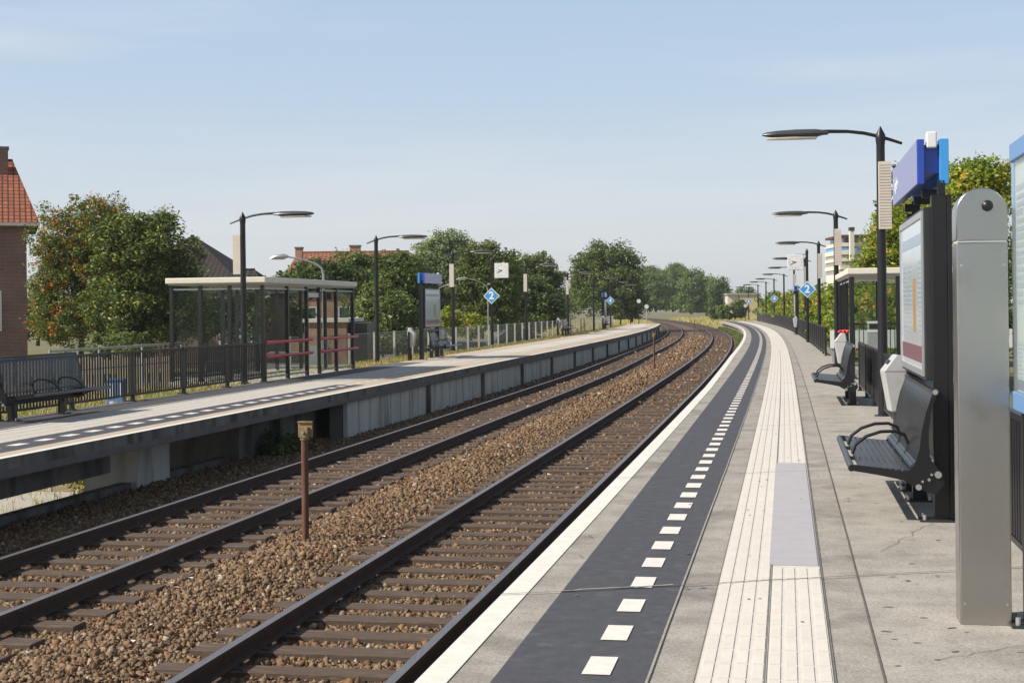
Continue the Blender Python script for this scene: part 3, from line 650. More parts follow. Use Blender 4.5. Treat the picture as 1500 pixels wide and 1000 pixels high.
# ------------------------------------------------------------------ street lamps of the platforms
def make_lamp(H, label, group, spk=0):
    r = empty('street_lamp', label, 'street lamp', (0, 0, 0), 0, group)
    m = MB(); m.tube([(0, 0, -.02), (0, 0, 1.2), (0, 0, H-.30), (0, 0, H-.20), (0, 0, H-.14), (0, 0, H)], [.082, .075, .066, .078, .078, .006], 12); m.build('pole', 'black_metal', r, smooth=True)
    m = MB(); m.cyl((0, 0, 0), .14, .02); m.build('base_plate', 'dark_metal', r)
    arm = [(.33, 0, H-.28), (.15, 0, H-.215), (0, 0, H-.165), (-.25, 0, H-.10), (-.5, 0, H-.065), (-.78, 0, H-.055), (-.9, 0, H-.06)]
    m = MB(); m.tube(arm, [.022, .026, .028, .028, .027, .03, .034], 8); m.build('arm', 'black_metal', r, smooth=True)
    # lamp head: lofted shell, wide and flat, tapering to a rounded tip
    st = [(-.80, .05, .035, .035), (-.90, .085, .06, .05), (-1.0, .115, .075, .105), (-1.3, .125, .078, .10), (-1.6, .105, .065, .08), (-1.76, .07, .045, .05), (-1.83, .02, .02, .02)]
    m = MB(); rings = []
    for x, hw, up, dn in st:
        zc = H-.085; rings.append([Vector((x, hw*math.cos(t), zc+(up if math.sin(t) > 0 else dn*.55)*math.sin(t))) for t in [2*pi*k/14 for k in range(14)]])
    for i in range(len(rings)-1):
        for k in range(14): l = (k+1) % 14; m.quadf([rings[i][k], rings[i][l], rings[i+1][l], rings[i+1][k]])
    m.quadf(rings[0]); m.quadf(rings[-1])
    hd = m.build('lamp_head', 'lamp_shell', r, smooth=True)
    m = MB(); outl = [(-.98, -.08), (-.98, .08), (-1.3, .1), (-1.62, .08), (-1.76, .03), (-1.76, -.03), (-1.62, -.08), (-1.3, -.1)]
    m.prism(outl, H-.165, H-.13, 'z'); m.build('lens', 'lens', hd, bevel=.01)
    if spk:
        sx, sy, z0, z1 = spk
        m = MB(); m.bx(sx-.095, sx+.095, sy-.07, sy+.05, z0, z1); m.mat(1)
        z = z0+.04
        while z < z1-.04: m.bx(sx-.085, sx+.085, sy-.0725, sy-.069, z, z+.012); z += .045
        b = m.build('loudspeaker', ['speaker', 'speaker_slot'], r)
        m = MB(); m.bx(min(0, sx), max(0.02, sx), -.02, sy, z1-.2, z1-.15); m.bx(min(0, sx), max(.02, sx), -.02, sy, z0+.1, z0+.15); m.build('bracket', 'black_metal', r)
    return r
ordn = ['nearest', 'second', 'third', 'fourth', 'fifth', 'sixth', 'seventh', 'eighth', 'ninth', 'tenth', 'eleventh']
GR, GL = 'lamps along the right platform', 'lamps along the left platform'
pA = make_lamp(4.55, 'x', GR, (.05, -.13, 2.93, 3.98)); pB = make_lamp(4.55, 'x', GR)
Rl = [(23.75, 1.30), (44, 1.33), (64.3, 1.43), (85, 1.45), (104.8, 1.48), (125.8, 1.62), (146, 1.8), (163.5, 2.05), (183, 2.45), (204, 2.75)]
for i, (s, o_) in enumerate(Rl):
    src = pA if i < 5 else pB
    c = src if i in (0, 5) else copy_tree(src)
    c.location = PT(s, o_, -.3 if s > 60 else 0); 
    if s > 60: c.location.z = 0
    c.rotation_euler = (0, 0, -hdg(s))
    c['label'] = ['nearest right platform lamp, tall black pole carrying a beige slatted loudspeaker', 'second lamp along the right platform, beige loudspeaker, before the striped building', 'third lamp along the right platform, just right of the diamond 2 sign', 'fourth lamp along the right platform, hidden partly by the clock sign pole', 'fifth lamp on the right platform, behind the white clock face', 'sixth lamp on the right platform, bare pole left of the clock', 'seventh lamp on the right platform, carrying the diamond 4 sign', 'eighth lamp on the right platform, left of the diamond 4 sign', 'ninth lamp on the right platform, second from the far end', 'last and smallest lamp at the far end of the right platform'][i]
qA = make_lamp(4.21, 'x', GL, (.14, .02, 2.68, 3.64)); qB = make_lamp(4.35, 'x', GL); qC = make_lamp(4.35, 'x', GL, (.02, .13, 2.75, 3.75))
Ll = [(34.35, -13.27, 'A'), (49.0, -13.95, 'B'), (62.7, -14.25, 'C'), (82.6, -14.2, 'C'), (102.5, -14.2, 'C'), (120.5, -14.0, 'B'), (141.5, -13.95, 'B'), (158.4, -13.7, 'B'), (179.5, -13.1, 'B')]
used = {}
for i, (s, o_, kx) in enumerate(Ll):
    src = {'A': qA, 'B': qB, 'C': qC}[kx]; c = src if kx not in used else copy_tree(src); used[kx] = 1
    c.location = PT(s, o_, 0 if s < 165 else -.3); c.rotation_euler = (0, 0, -hdg(s)+pi)
    c['label'] = ['nearest left platform lamp, in front of the glass shelter, pale loudspeaker', 'second left platform lamp, bare black pole just right of the shelter', 'third left platform lamp with beige loudspeaker, right of the blue name sign', 'fourth left platform lamp with beige loudspeaker, right of the white clock', 'fifth left platform lamp with beige loudspeaker, right of the second bin', 'sixth left platform lamp, bare pole in front of the big dark tree', 'seventh left platform lamp, carrying the far diamond 4 sign', 'eighth left platform lamp, past the far diamond sign', 'last lamp beyond the left platform, against the dark tree'][i]

# ------------------------------------------------------------------ fences with upright bars
def fence(label, s0, s1, off, pitch, H=1.0, cap=100, zb=0.0, side=1, mt='black_metal', bar=.11, group='black bar fences'):
    r = thing('bar_fence', label, 'fence', (s0+s1)/2, off((s0+s1)/2), zb, group); r.rotation_euler = (0, 0, 0); inv = Matrix.Translation(r.location).inverted()
    def put(mb, nm, m_=mt):
        o = mb.build(nm, m_, r); o.matrix_parent_inverse = inv; return o
    n = max(1, round((s1-s0)/pitch)); rp, ri = MB(), MB()
    for i in range(n+1):
        s = s0+(s1-s0)*i/n; p = PT(s, off(s), zb)
        mb = MB() if i < 45 else rp
        mb.box((p.x, p.y, zb+H/2), (.065, .085, H), -hdg(s)); q = PT(s, off(s)+side*.03, zb)
        mb.box((q.x, q.y, zb+.01), (.18, .14, .02), -hdg(s))
        if i < 45: put(mb, 'post')
    for i in range(n):
        a, b_ = s0+(s1-s0)*i/n, s0+(s1-s0)*(i+1)/n
        A, B = PT(a, off(a), 0), PT(b_, off(b_), 0); mb = MB() if i < 45 else ri
        d = (B-A); Ln = d.length; d.normalize(); A2, B2 = A+d*.045, B-d*.045
        for z, h in ((H-.02, .045), (.13, .04)): mb.bar((A2.x, A2.y, zb+z), (B2.x, B2.y, zb+z), .045, h)
        nb = max(2, int(Ln/bar))
        for k in range(1, nb):
            p = A2.lerp(B2, k/nb); mb.bar((p.x, p.y, zb+.15), (p.x, p.y, zb+H-.042), .026, .03)
        if i < 45: put(mb, 'infill_bars')
    if rp.f: o = put(rp, 'far_posts'); o['kind'] = 'stuff'; o = put(ri, 'far_infill'); o['kind'] = 'stuff'
    return r
fo = LT([(9, 1.34), (30, 1.30), (52, 1.28), (74, 1.22), (94, 1.26), (123, 1.42), (150, 1.66), (184, 2.4)])
fence('near black bar fence behind the benches on the right platform', 9.6, 30.8, fo, 2.3)
fence('long dark bar fence curving away along the right platform', 52.6, 184, fo, 2.4)
fence('black bar fence behind the bench on the left platform', 7.0, 35.0, lambda s: -12.97, 2.45, side=-1, bar=.115)

# ------------------------------------------------------------------ benches
def make_bench(label, group):
    r = empty('bench', label, 'bench', (0, 0, 0), 0, group)
    L = 2.7
    prof = [(-.55, .445), (-.53, .47), (-.45, .465), (-.30, .445), (-.15, .425), (-.08, .425)]
    m = MB()
    m.tube([(-.545, -L/2, .445), (-.545, L/2, .445)], .028, 10)
    for k in range(9):
        t = .10+k*.105; x = -.55+.47*t; z = .462-.04*t
        m.box((x+.03, 0, z), (.041, L, .012))
    for y in (-L/2+.02, -L/6, L/6, L/2-.02): m.prism([(-.55, .455), (-.08, .412), (-.08, .392), (-.3, .40), (-.55, .425)], y-.012, y+.012)
    m.build('seat', 'bench_metal', r, smooth=True)
    bp = [(-.10, .46), (-.05, .50), (-.02, .60), (.00, .75), (.035, .90), (.08, 1.03), (.10, 1.055), (.125, 1.05)]
    o2 = [(x+.012, z-.004) for x, z in bp][::-1]
    m = MB(); m.prism(bp+o2, -L/2, L/2); m.tube([(.105, -L/2-.01, 1.05), (.105, L/2+.01, 1.05)], .022, 10)
    bk = m.build('backrest', 'perforated', r, smooth=True)
    m = MB(); m.bar((.105, -L/2, 1.052), (.105, L/2, 1.052), .05, .03); m.build('top_rail', 'bench_metal', bk)
    for y in (-L/2-.012, L/2+.012): MB().tube([(.105, y-.006, 1.05), (.105, y+.006, 1.05)], .022, 10).build('end_cap', 'bolt', bk)
    for y in (-L/2, L/2):
        m = MB(); sp = [(-.57, .43), (-.55, .475), (-.4, .46), (-.12, .42), (-.06, .47), (-.02, .60), (.0, .75), (.035, .90), (.09, 1.05), (.12, 1.05), (.07, .88), (.05, .7), (.06, .52), (.16, .40), (.17, .33), (.10, .24), (-.02, .28), (-.15, .355), (-.35, .395)]
        m.prism(sp, y-.014, y+.014); p = m.build('side_plate', 'black_metal', r)
        m = MB(); sg = -1 if y < 0 else 1
        for x, z, q in ((.12, .40, .028), (-.03, .30, .024), (.05, .36, .012), (.0, .345, .01), (.07, .40, .01)): MB().tube([(x, y+sg*.012, z), (x, y+sg*.03, z)], q, 10).build('rod_end', 'bolt', p)
    m = MB()
    for a, b_ in (((.12, .40), .02), ((-.03, .30), .02)): m.tube([(a[0], -L/2, a[1]), (a[0], L/2, a[1])], b_, 8)
    m.bx(.06, .14, -L/2+.05, L/2-.05, .28, .38); m.build('beam', 'black_metal', r)
    for y in (-L/6+.02, L/6-.02):
        m = MB(); m.tube([(-.50, y, .47), (-.47, y, .55), (-.38, y, .62), (-.26, y, .66), (-.14, y, .665), (-.06, y, .63), (-.03, y, .55), (-.06, y, .47), (-.10, y, .43)], .014, 8); m.build('armrest', 'black_metal', r, smooth=True)
    for y in (-.85, .85):
        m = MB(); m.bx(.04, .16, y-.05, y+.05, .02, .30); lg = m.build('leg', 'black_metal', r)
        m = MB(); m.bx(-.02, .20, y-.09, y+.09, 0, .02); m.build('foot_plate', 'dark_metal', lg)
        [MB().cyl((x, yy, .02), .013, .035, 8).build('bolt', 'bolt', lg) for x in (0, .18) for yy in (y-.07, y+.07)]
    return r
GB = 'black metal benches on the platforms'
b0_ = make_bench('near bench on the right platform with two curved armrests, worn perforated seat', GB)
b0_.location = PT(13.35, .85); b0_.rotation_euler = (0, 0, -hdg(13.3))
for s, o_, fl_, lb in ((27.3, .85, 0, 'second bench on the right platform, in front of the bin with red cloth'), (23.0, -12.55, 1, 'bench at the left edge before the black bar fence'), (53.3, -12.75, 1, 'bench beside the bin under the left blue name sign'), (98.4, -13.9, 1, 'small distant bench by the second bin of the left platform'), (126.0, -13.4, 1, 'farthest bench on the left platform near the diamond 4 sign')):
    c = copy_tree(b0_); c.location = PT(s, o_); c.rotation_euler = (0, 0, -hdg(s)+pi*fl_); c['label'] = lb

for o in kids(b0_):
    if o.name.startswith('leg') and o.data.vertices[0].co.y < 0: o.location.y = .95
# ------------------------------------------------------------------ litter bins
def make_bin(label, group):
    r = empty('litter_bin', label, 'litter bin', (0, 0, 0), 0, group)
    m = MB(); m.prism([(-.04, .46), (.10, .46), (.155, .94), (.12, 1.13), (.03, 1.15), (-.125, .95)], -.14, .14); b = m.build('body', 'bin_grey', r, bevel=.018)
    mo = MB().box((0, 0, 0), (.006, .19, .055)).build('slot', 'black_metal', b)
    mo.matrix_local = Matrix.Translation((-.058, 0, 1.062)) @ Matrix.Rotation(.661, 4, 'Y')
    m = MB(); m.bx(-.12, .150, -.1435, -.1405, .945, .949); m.build('lid_seam', 'seam', b)
    m = MB(); m.cyl((.07, 0, 0), .045, .5, 10); m.bx(.05, .12, .145, .20, 0, 1.0); m.build('stand', 'black_metal', r)
    return r
GBn = 'tapered silver litter bins'
n0 = make_bin('near silver litter bin behind the near bench, dark slot in its sloped top', GBn); n0.location = PT(18.3, 1.06); n0.rotation_euler = (0, 0, -hdg(18)+.10)
for s, o_, fl_, lb in ((33.5, 1.0, 0, 'silver litter bin with a red cloth on top behind the second bench'), (92.0, 1.05, 0, 'small distant litter bin beside the far information board on the right'), (50.2, -13.0, 1, 'silver litter bin beside the left blue name sign'), (97.3, -14.2, 1, 'small second litter bin on the left platform'), (123.5, -13.4, 1, 'tiny third litter bin on the left platform')):
    c = copy_tree(n0); c.location = PT(s, o_); c.rotation_euler = (0, 0, -hdg(s)+pi*fl_); c['label'] = lb
# red cloth on the second bin: crumpled mesh
m = MB(); p0 = PT(33.5, 1.0, 1.15); nu = 14
cl = [[(p0.x+(-.02+.20*i/nu), p0.y+(-.12+.24*j/nu), 1.160+.03*abs(math.sin(i*.6+j*.4))+.012*math.sin(j*.9+i)-(.03 if i in (0, nu) or j in (0, nu) else 0)) for i in range(nu+1)] for j in range(nu+1)]
for j in range(nu):
    for i in range(nu): m.quadf([cl[j][i], cl[j][i+1], cl[j+1][i+1], cl[j+1][i]])
o = m.build('cloth', 'red', smooth=True); sd = o.modifiers.new('solid', 'SOLIDIFY'); sd.thickness = .012; tag(o, 'crumpled bright red cloth lying on the second silver bin', 'cloth')

# ------------------------------------------------------------------ information boards with station name
def make_board(label, group, kind_):
    """local x towards the back, y along the platform; sign face looks to -x"""
    r = empty('information_board', label, 'information board', (0, 0, 0), 0, group)
    for y in (0.0, 2.45):
        m = MB(); m.bx(-.02, .10, y-.06, y+.0, 0.02, 2.62); m.bx(.10, .135, y-.075, y+.015, .02, 2.62); m.bx(.03, .09, y-.05, y-.01, 2.62, 2.74)
        c = m.build('post', 'black_metal', r, bevel=.004)
        m = MB(); m.bx(-.14, .22, y-.13, y+.07, 0, .02); m.build('foot_plate', 'dark_metal', c)
        [MB().cyl((x, yy, .02), .014, .04, 8).build('bolt', 'bolt', c) for x in (-.10, .18) for yy in (y-.10, y+.04)]
    m = MB(); m.bx(-.075, .02, .03, 2.38, 1.13, 2.53); cs = m.build('poster_case', 'dark_metal', r, bevel=.006)
    m = MB(); f0, f1, z0, z1 = .05, 2.36, 1.16, 2.50
    m.bx(-.092, -.076, f0, f1, z0, z0+.05); m.bx(-.092, -.076, f0, f1, z1-.05, z1); m.bx(-.092, -.076, f0, f0+.05, z0+.05, z1-.05); m.bx(-.092, -.076, f1-.05, f1, z0+.05, z1-.05); m.build('frame', 'alu', cs)
    m = MB(); m.bx(-.0785, -.0755, f0+.05, f1-.05, z0+.05, z1-.05); m.mat(1)
    X0, X1 = -.081, -.0785
    # printed poster: title band, map block, text columns
    yy = lambda a: f0+.12+a*(f1-f0-.24); zz = lambda a: z0+.10+a*(z1-z0-.20)
    m.bx(X0, X1, yy(0), yy(1), zz(0), zz(.12)); m.mat(2)
    for j in range(16):
        for (a0, a1) in ((.50, .72), (.76, .97)):
            if R_.random() < .85: m.bx(X0, X1, yy(a0), yy(a0+(a1-a0)*R_.uniform(.6, 1)), zz(.18+j*.036), zz(.18+j*.036+.012))
    [m.bx(X0, X1, yy(.05), yy(.05+.17*R_.uniform(.5, 1)), zz(.2+.035*q), zz(.2+.035*q+.02)) for q in range(16)]; m.mat(3); m.bx(X0, X1, yy(.28), yy(.42), zz(.22), zz(.62)); m.mat(2); m.bx(X0, X1, yy(.03), yy(.97), zz(.86), zz(.94))
    m.build('poster', ['poster', 'ink_maroon', 'ink_grey', 'ink_orange'], cs)
    # name sign: two blue boxes with a lamp between
    m = MB(); m.bx(-.125, -.07, -.05, 2.65, 2.71, 3.07); sg = m.build('name_sign', 'blue', r, bevel=.004)
    m = MB(); m.bx(-.1285, -.1255, -.045, 2.645, 2.715, 3.065); m.build('sign_face', 'blue_face', sg)
    m = MB(); m.bx(.05, .12, -.05, 2.65, 2.71, 3.07); m.build('rear_sign', 'sky_blue', sg, bevel=.004)
    m = MB(); m.bx(-.068, .048, .02, 2.60, 2.80, 3.03); m.build('sign_core', 'blue', sg)
    m = MB(); m.bx(-.05, .03, -.05, .06, 3.0, 3.13); m.build('sign_lamp', 'white_paint', sg, bevel=.01)
    for y in (.4, 1.2, 2.2):
        m = MB(); m.bx(-.05, .09, y, y+.04, 2.63, 2.70); m.build('bracket', 'black_metal', sg)
    text_mesh('lettering', 'Tegelen', .17, 'text_white', sg, (-.1305, 2.25, 2.885), (pi/2, 0, -pi/2), .0015)
    text_mesh('lettering', 'Tegelen', .17, 'text_white', sg, (.1235, .6, 2.885), (pi/2, 0, pi/2), .0015)
    m = MB(); m.bx(-.03, .11, .0, 2.40, .98, 1.05); m.build('lower_panel', 'dark_metal', r)
    return r
GI = 'information boards with a blue name sign'
i0_ = make_board('near information board behind the near bench with big blue name sign on top', GI, 0); i0_.location = PT(12.25, .98); i0_.rotation_euler = (0, 0, -hdg(12.2))
for s, o_, fl_, lb in ((93.3, 1.2, 0, 'far information board on the right platform beyond the diamond 2 sign'), (53.2, -12.75, 1, 'information board with blue name sign on the left platform beside a bin'), (127.0, -13.5, 1, 'tiny far information board behind the left diamond 4 sign')):
    c = copy_tree(i0_); c.location = PT(s, o_); c.rotation_euler = (0, 0, -hdg(s)+pi*fl_); c['label'] = lb

# blue-framed timetable at the right edge
r = thing('timetable_board', 'blue-framed timetable board cut off by the right photo edge', 'timetable', 8.35, 1.075)
for y in (-.05, -2.35):
    m = MB(); m.bx(-.025, .12, y-.05, y+.01, .02, 1.17); m.bx(.018, .12, y-.05, y+.01, 1.17, 2.55); c = m.build('post', 'black_metal', r, bevel=.004)
    m = MB(); m.bx(-.10, .22, y-.12, y+.07, 0, .02); m.build('foot_plate', 'dark_metal', c)
    [MB().cyl((x, yy, .02), .014, .04, 8).build('bolt', 'bolt', c) for x in (-.065, .18) for yy in (y-.09, y+.04)]
m = MB(); Y0, Y1, Z0, Z1 = -2.3, 0.0, 1.17, 2.60
m.bx(-.075, .015, Y0, Y0+.06, Z0, Z1); m.bx(-.055, .015, Y1-.05, Y1, Z0, Z1); m.bx(-.075, .015, Y0+.06, Y1-.06, Z1-.10, Z1); m.bx(-.075, .015, Y0+.06, Y1-.06, Z0, Z0+.10)
fr = m.build('frame', 'frame_blue', r, bevel=.008)
m = MB(); m.bx(-.045, .01, Y0+.06, Y1-.06, Z0+.1, Z1-.1); m.mat(1)
for j in range(15):
    z = 2.34-j*.043
    for c_ in range(6):
        y = Y1-.12-c_*.36; m.bx(-.0475, -.045, y-.30*R_.uniform(.6, 1), y, z, z+(.022 if j % 3 else .03))
for j in range(9):
    z = 1.52-j*.022
    for c_ in range(9): y = Y1-.12-c_*.24; m.bx(-.0475, -.045, y-.2*R_.uniform(.5, 1), y, z, z+.008)
m.mat(2); m.bx(-.0475, -.045, Y0+.08, Y1-.08, 1.28, 1.335)
m.build('timetable', ['poster_white', 'ink_grey', 'ink'], r)
m = MB(); m.bx(-.066, -.06, Y0+.06, Y1-.06, Z0+.1, Z1-.1); m.build('glass', 'glass_front', r)

# stainless pillar
r = thing('ticket_pillar', 'tall brushed steel pillar with rounded top and black knob', 'pillar', 8.25, .85)
w = .135; Zt = 2.37
arc = [(w*math.cos(t), Zt-w+w*math.sin(t)) for t in [pi*k/18 for k in range(19)]]
m = MB(); m.prism([(-w, 2.083), (w, 2.083)]+arc, 0, .20); hd = m.build('head', 'steel', r, smooth=True, bevel=.006)
m = MB(); m.bx(-w, w, 0, .20, 0.0, 2.075); m.build('column', 'steel', r, bevel=.008)
m = MB(); m.bx(-w+.006, w-.006, .006, .194, 2.075, 2.083); m.build('seam', 'white_paint', r)
for x_ in (-.11, .11):
    for z_ in (.12, 1.95): MB().tube([(x_, -.001, z_), (x_, -.005, z_)], .007, 8).build('screw', 'bolt', r)
m = MB()
for i in range(8):
    a0, a1 = pi/2*i/8, pi/2*(i+1)/8
    for k in range(16):
        t0, t1 = 2*pi*k/16, 2*pi*(k+1)/16
        f_ = lambda a, t: (.03+.031*math.cos(a)*math.cos(t), -.024*math.sin(a)-.0, 2.27+.031*math.cos(a)*math.sin(t))
        m.quadf([f_(a0, t0), f_(a0, t1), f_(a1, t1), f_(a1, t0)])
m.build('knob', 'black_metal', hd, smooth=True)

# ------------------------------------------------------------------ diamond signs, clocks
def diamond(parent, x, y, z, digit, diag=.82, name='plate'):
    a = diag/2; m = MB(); m.prism([(x-a, z), (x, z-a), (x+a, z), (x, z+a)], y-.012, y+.008); p = m.build('diamond_plate', 'white_paint', parent)
    a -= .055; m = MB(); m.prism([(x-a, z), (x, z-a), (x+a, z), (x, z+a)], y-.016, y-.0125); m.build('blue_field', 'sky_blue', p)
    text_mesh('digit', digit, .52*diag/.82, 'text_white', p, (x, y-.019, z), (pi/2, 0, 0), .002, bold=.016)
    return p
def clock(parent, x0, x1, y, z0, z1):
    m = MB(); m.bx(x0, x1, y-.07, y+.07, z0, z1); p = m.build('clock', 'white_paint', parent, bevel=.02)
    cx, cz, rr = (x0+x1)/2, (z0+z1)/2, (x1-x0)*.41; m = MB()
    for k in range(12):
        t = k*pi/6; l = .09 if k % 3 else .13; c = (cx+rr*math.sin(t)*(1-l/2), cz+rr*math.cos(t)*(1-l/2))
        m.bar((cx+rr*math.sin(t), y-.0735, cz+rr*math.cos(t)), (cx+rr*(1-l)*math.sin(t), y-.0735, cz+rr*(1-l)*math.cos(t)), .022, .004, up=(0, 1, 0))
    m.build('hour_marks', 'ink', p)
    m = MB()
    for t, l, w_ in ((math.radians(245), .85, .034), (math.radians(285), .55, .042), (math.radians(65), .15, .034)): m.bar((cx-.1*rr*math.sin(t), y-.077, cz-.1*rr*math.cos(t)), (cx+l*rr*math.sin(t), y-.077, cz+l*rr*math.cos(t)), w_, .004, up=(0, 1, 0))
    m.build('hands', 'ink', p)
def sign_pole(label, s, off, H, digit, cx, dz):
    r = thing('sign_pole', label, 'sign pole', s, off); m = MB()
    m.tube([(0, 0, 0), (0, 0, 1.2), (0, 0, H-.3), (0, 0, H-.2), (0, 0, H-.15), (0, 0, H)], [.075, .07, .062, .075, .075, .006], 12); m.build('pole', 'black_metal', r, smooth=True)
    diamond(r, 0, -.10, dz, digit); 
    x0, x1 = cx; m = MB()
    for z in (H-.30, H-.62): m.bx(min(0, (x0+x1)/2), max(0, (x0+x1)/2), -.02, .02, z-.02, z+.02)
    m.build('bracket', 'black_metal', r); clock(r, x0, x1, -.0, H-.30-.74, H-.30+.0); return r
sign_pole('black sign pole on the right platform with diamond 2 sign and square clock', 72.6, 1.16, 4.55, '2', (-.93, -.17), 2.56)
sign_pole('black sign pole on the left platform with diamond 2 sign and square clock', 71.9, -14.24, 4.35, '2', (.16, .86), 2.43)
def small_diamond(label, s, off, digit, dz, diag=.82):
    r = thing('platform_sign', label, 'sign', s, off, dz); diamond(r, 0, -.12, 0, digit, diag); m = MB(); m.bx(-.03, .03, -.11, .0, -.1, .1); m.build('bracket', 'black_metal', r); return r
small_diamond('blue diamond 4 sign on the seventh lamp of the right platform', 145.9, 1.8, '4', 2.53)
small_diamond('smallest blue diamond sign at the far end of the right platform', 203.9, 2.75, '6', 2.54, .9)
small_diamond('blue diamond 4 sign on the left platform before the dark tree', 141.4, -13.95, '4', 2.5, .85)

# ------------------------------------------------------------------ shelters
def shelter(label, s, off, L, D, posts, flip=False, rails=True, group='glass platform shelters'):
    """local x: away from the track, y along the platform, origin at the near front corner"""
    r = thing('shelter', label, 'shelter', s, off, 0, group); sx = -1 if flip else 1; h = 2.44
    m = MB(); ov = .12
    x0, x1 = sorted((-sx*ov, sx*(D+ov))); m.bx(x0, x1, -ov, L+ov, h+.04, h+.185); rf = m.build('roof', 'cream', r, bevel=.02)
    m = MB(); m.bx(x0+.05, x1-.05, -ov+.05, L+ov-.05, h+.0, h+.04); m.build('ceiling', 'grey_roof', rf)
    ys = posts; P_ = [(0, y) for y in ys]+[(sx*D, y) for y in ys]+[(sx*D*t, e) for t in (.36, .68) for e in (0, L)]
    for (x, y) in P_:
        m = MB(); m.bx(x-.045, x+.045, y-.045, y+.045, -.0, h-.02); m.build('post', 'black_metal', r)
    def pane(xa, ya, xb, yb, z0=.12, z1=h-.12):
        m = MB(); m.bar((xa, ya, (z0+z1)/2), (xb, yb, (z0+z1)/2), .012, z1-z0); g_ = m.build('glass_pane', 'glass', r)
        [MB().bar((xa, ya, z_), (xb, yb, z_), .04, .04).build('pane_rail', 'galv', g_) for z_ in (z1+.02, z0-.02)]
    for i in range(len(ys)-1):
        if abs(ys[i+1]-ys[i]) > .5: pane(sx*D, ys[i]+.05, sx*D, ys[i+1]-.05)
        if i != 2 or not rails: pane(0, ys[i]+.05, 0, ys[i+1]-.05)
    for e in (0, L):
        for a, b_ in ((0, .36), (.36, .68), (.68, 1)): pane(sx*D*a+sx*.05, e, sx*D*b_-sx*.05, e)
    if rails:
        for (a, b_) in ((ys[0], ys[2]+.25), (ys[3]-.05, ys[5]+.25)):
            for z in (.98, .62):
                m = MB(); m.tube([(-sx*.075, a, z), (-sx*.075, b_, z)], .042, 8); m.build('red_rail', 'red', r)
        m = MB(); m.bar((0, ys[2], 2.2), (0, ys[3], 2.2), .05, .12); m.build('door_lintel', 'alu', r)
    m = MB(); m.bx(min(sx*(D-.55), sx*(D-.15)), max(sx*(D-.55), sx*(D-.15)), .6, L-.6, .42, .46)
    for y in (1.0, L/2, L-1.0): m.bx(min(sx*(D-.4), sx*(D-.34)), max(sx*(D-.4), sx*(D-.34)), y, y+.06, 0, .42)
    m.build('bench', 'dark_metal', r)
    m = MB(); m.bx(min(-sx*.02, sx*(D+.1)), max(-sx*.02, sx*(D+.1)), -.1, L+.1, -.35, .003); m.build('floor', 'pale_paving', r)
    return r
shelter('glass shelter with cream roof and red rails on the left platform', 35.1, -13.05, 7.85, 2.42, [0, 1.85, 3.45, 4.55, 6.15, 7.85], True)
shelter('glass shelter with cream roof behind the right platform fence', 35.6, 1.38, 7.5, 2.9, [0, .55, 3.0, 4.6, 6.8, 7.5], False, False)

# grey bin with a white frame, white slatted barrier and rear fence behind the right shelter
r = thing('ticket_machine', 'small grey box with white frame behind the right fence', 'cabinet', 40, 2.15)
m = MB(); m.bx(-.18, .18, -.14, .14, 0, 1.32); bd = m.build('body', 'alu', r, bevel=.01)
m = MB(); m.bx(-.14, .14, -.145, -.141, 1.12, 1.26); m.build('slot', 'black_metal', bd)
m = MB(); m.bx(-.2, .2, -.155, -.145, 1.27, 1.33); m.bx(-.2, .2, -.155, -.145, 1.04, 1.10); m.build('frame', 'white_paint', bd)
m = MB(); r = thing('white_barrier', 'white boarded barrier seen through the dark bars on the right', 'barrier', 46, 3.4)
m.bx(-2.2, 4.5, 0, .05, .45, 1.0); m.build('boards', 'white_paint', r)
for x in (-2.1, 0, 2.1, 4.2): m = MB(); m.bx(x-.05, x+.05, .055, .13, -.4, 1.0); m.build('post', 'galv', r)
m = MB(); r = thing('cross_fence', 'dark bar fence crossing behind the right shelter', 'fence', 45.3, 1.5)
for x in np.arange(0, 8, .13): m.bx(x, x+.025, 0, .025, .1, 1.22)
m.build('infill_bars', 'black_metal', r)
for x in (0, 2.6, 5.2, 7.8): mm = MB(); mm.bx(x-.03, x+.03, .03, .09, -.4, 1.25); mm.build('post', 'black_metal', r)
mm = MB(); mm.bx(0, 8, .026, .05, 1.16, 1.2); mm.bx(0, 8, .026, .05, .14, .18); mm.build('rail', 'black_metal', r)

# posts between the tracks
def track_post(label, s, off, H, top=True):
    r = thing('track_post', label, 'post', s, off, -1.0, 'rusty posts between the tracks'); m = MB(); m.cyl((0, 0, 0), .042, H-.14, 12); m.build('post', 'rusty_post', r, smooth=True)
    m = MB(); m.cyl((0, 0, H-.17), .052, .03, 12); m.bx(-.05, .05, -.055, .02, H-.14, H-.02); b = m.build('clamp', 'ochre_box', r)
    m = MB(); m.bx(-.085, .085, .02, .055, H-.14, H+.03); m.bx(-.09, .09, .0, .06, H+.03, H+.045); m.build('plate', 'ochre_box', r)
    m = MB(); m.tube([(0, -.055, H-.08), (0, -.085, H-.08)], .018, 8); m.build('bolt', 'bolt', b)
track_post('nearest rusty post between the tracks with an ochre plate on top', 16.6, -5.80, 1.40)
track_post('second rusty post between the tracks with a pale plate', 65.2, -5.72, 1.62)
track_post('thin farthest post standing between the curving tracks', 147.5, -5.95, 1.45)

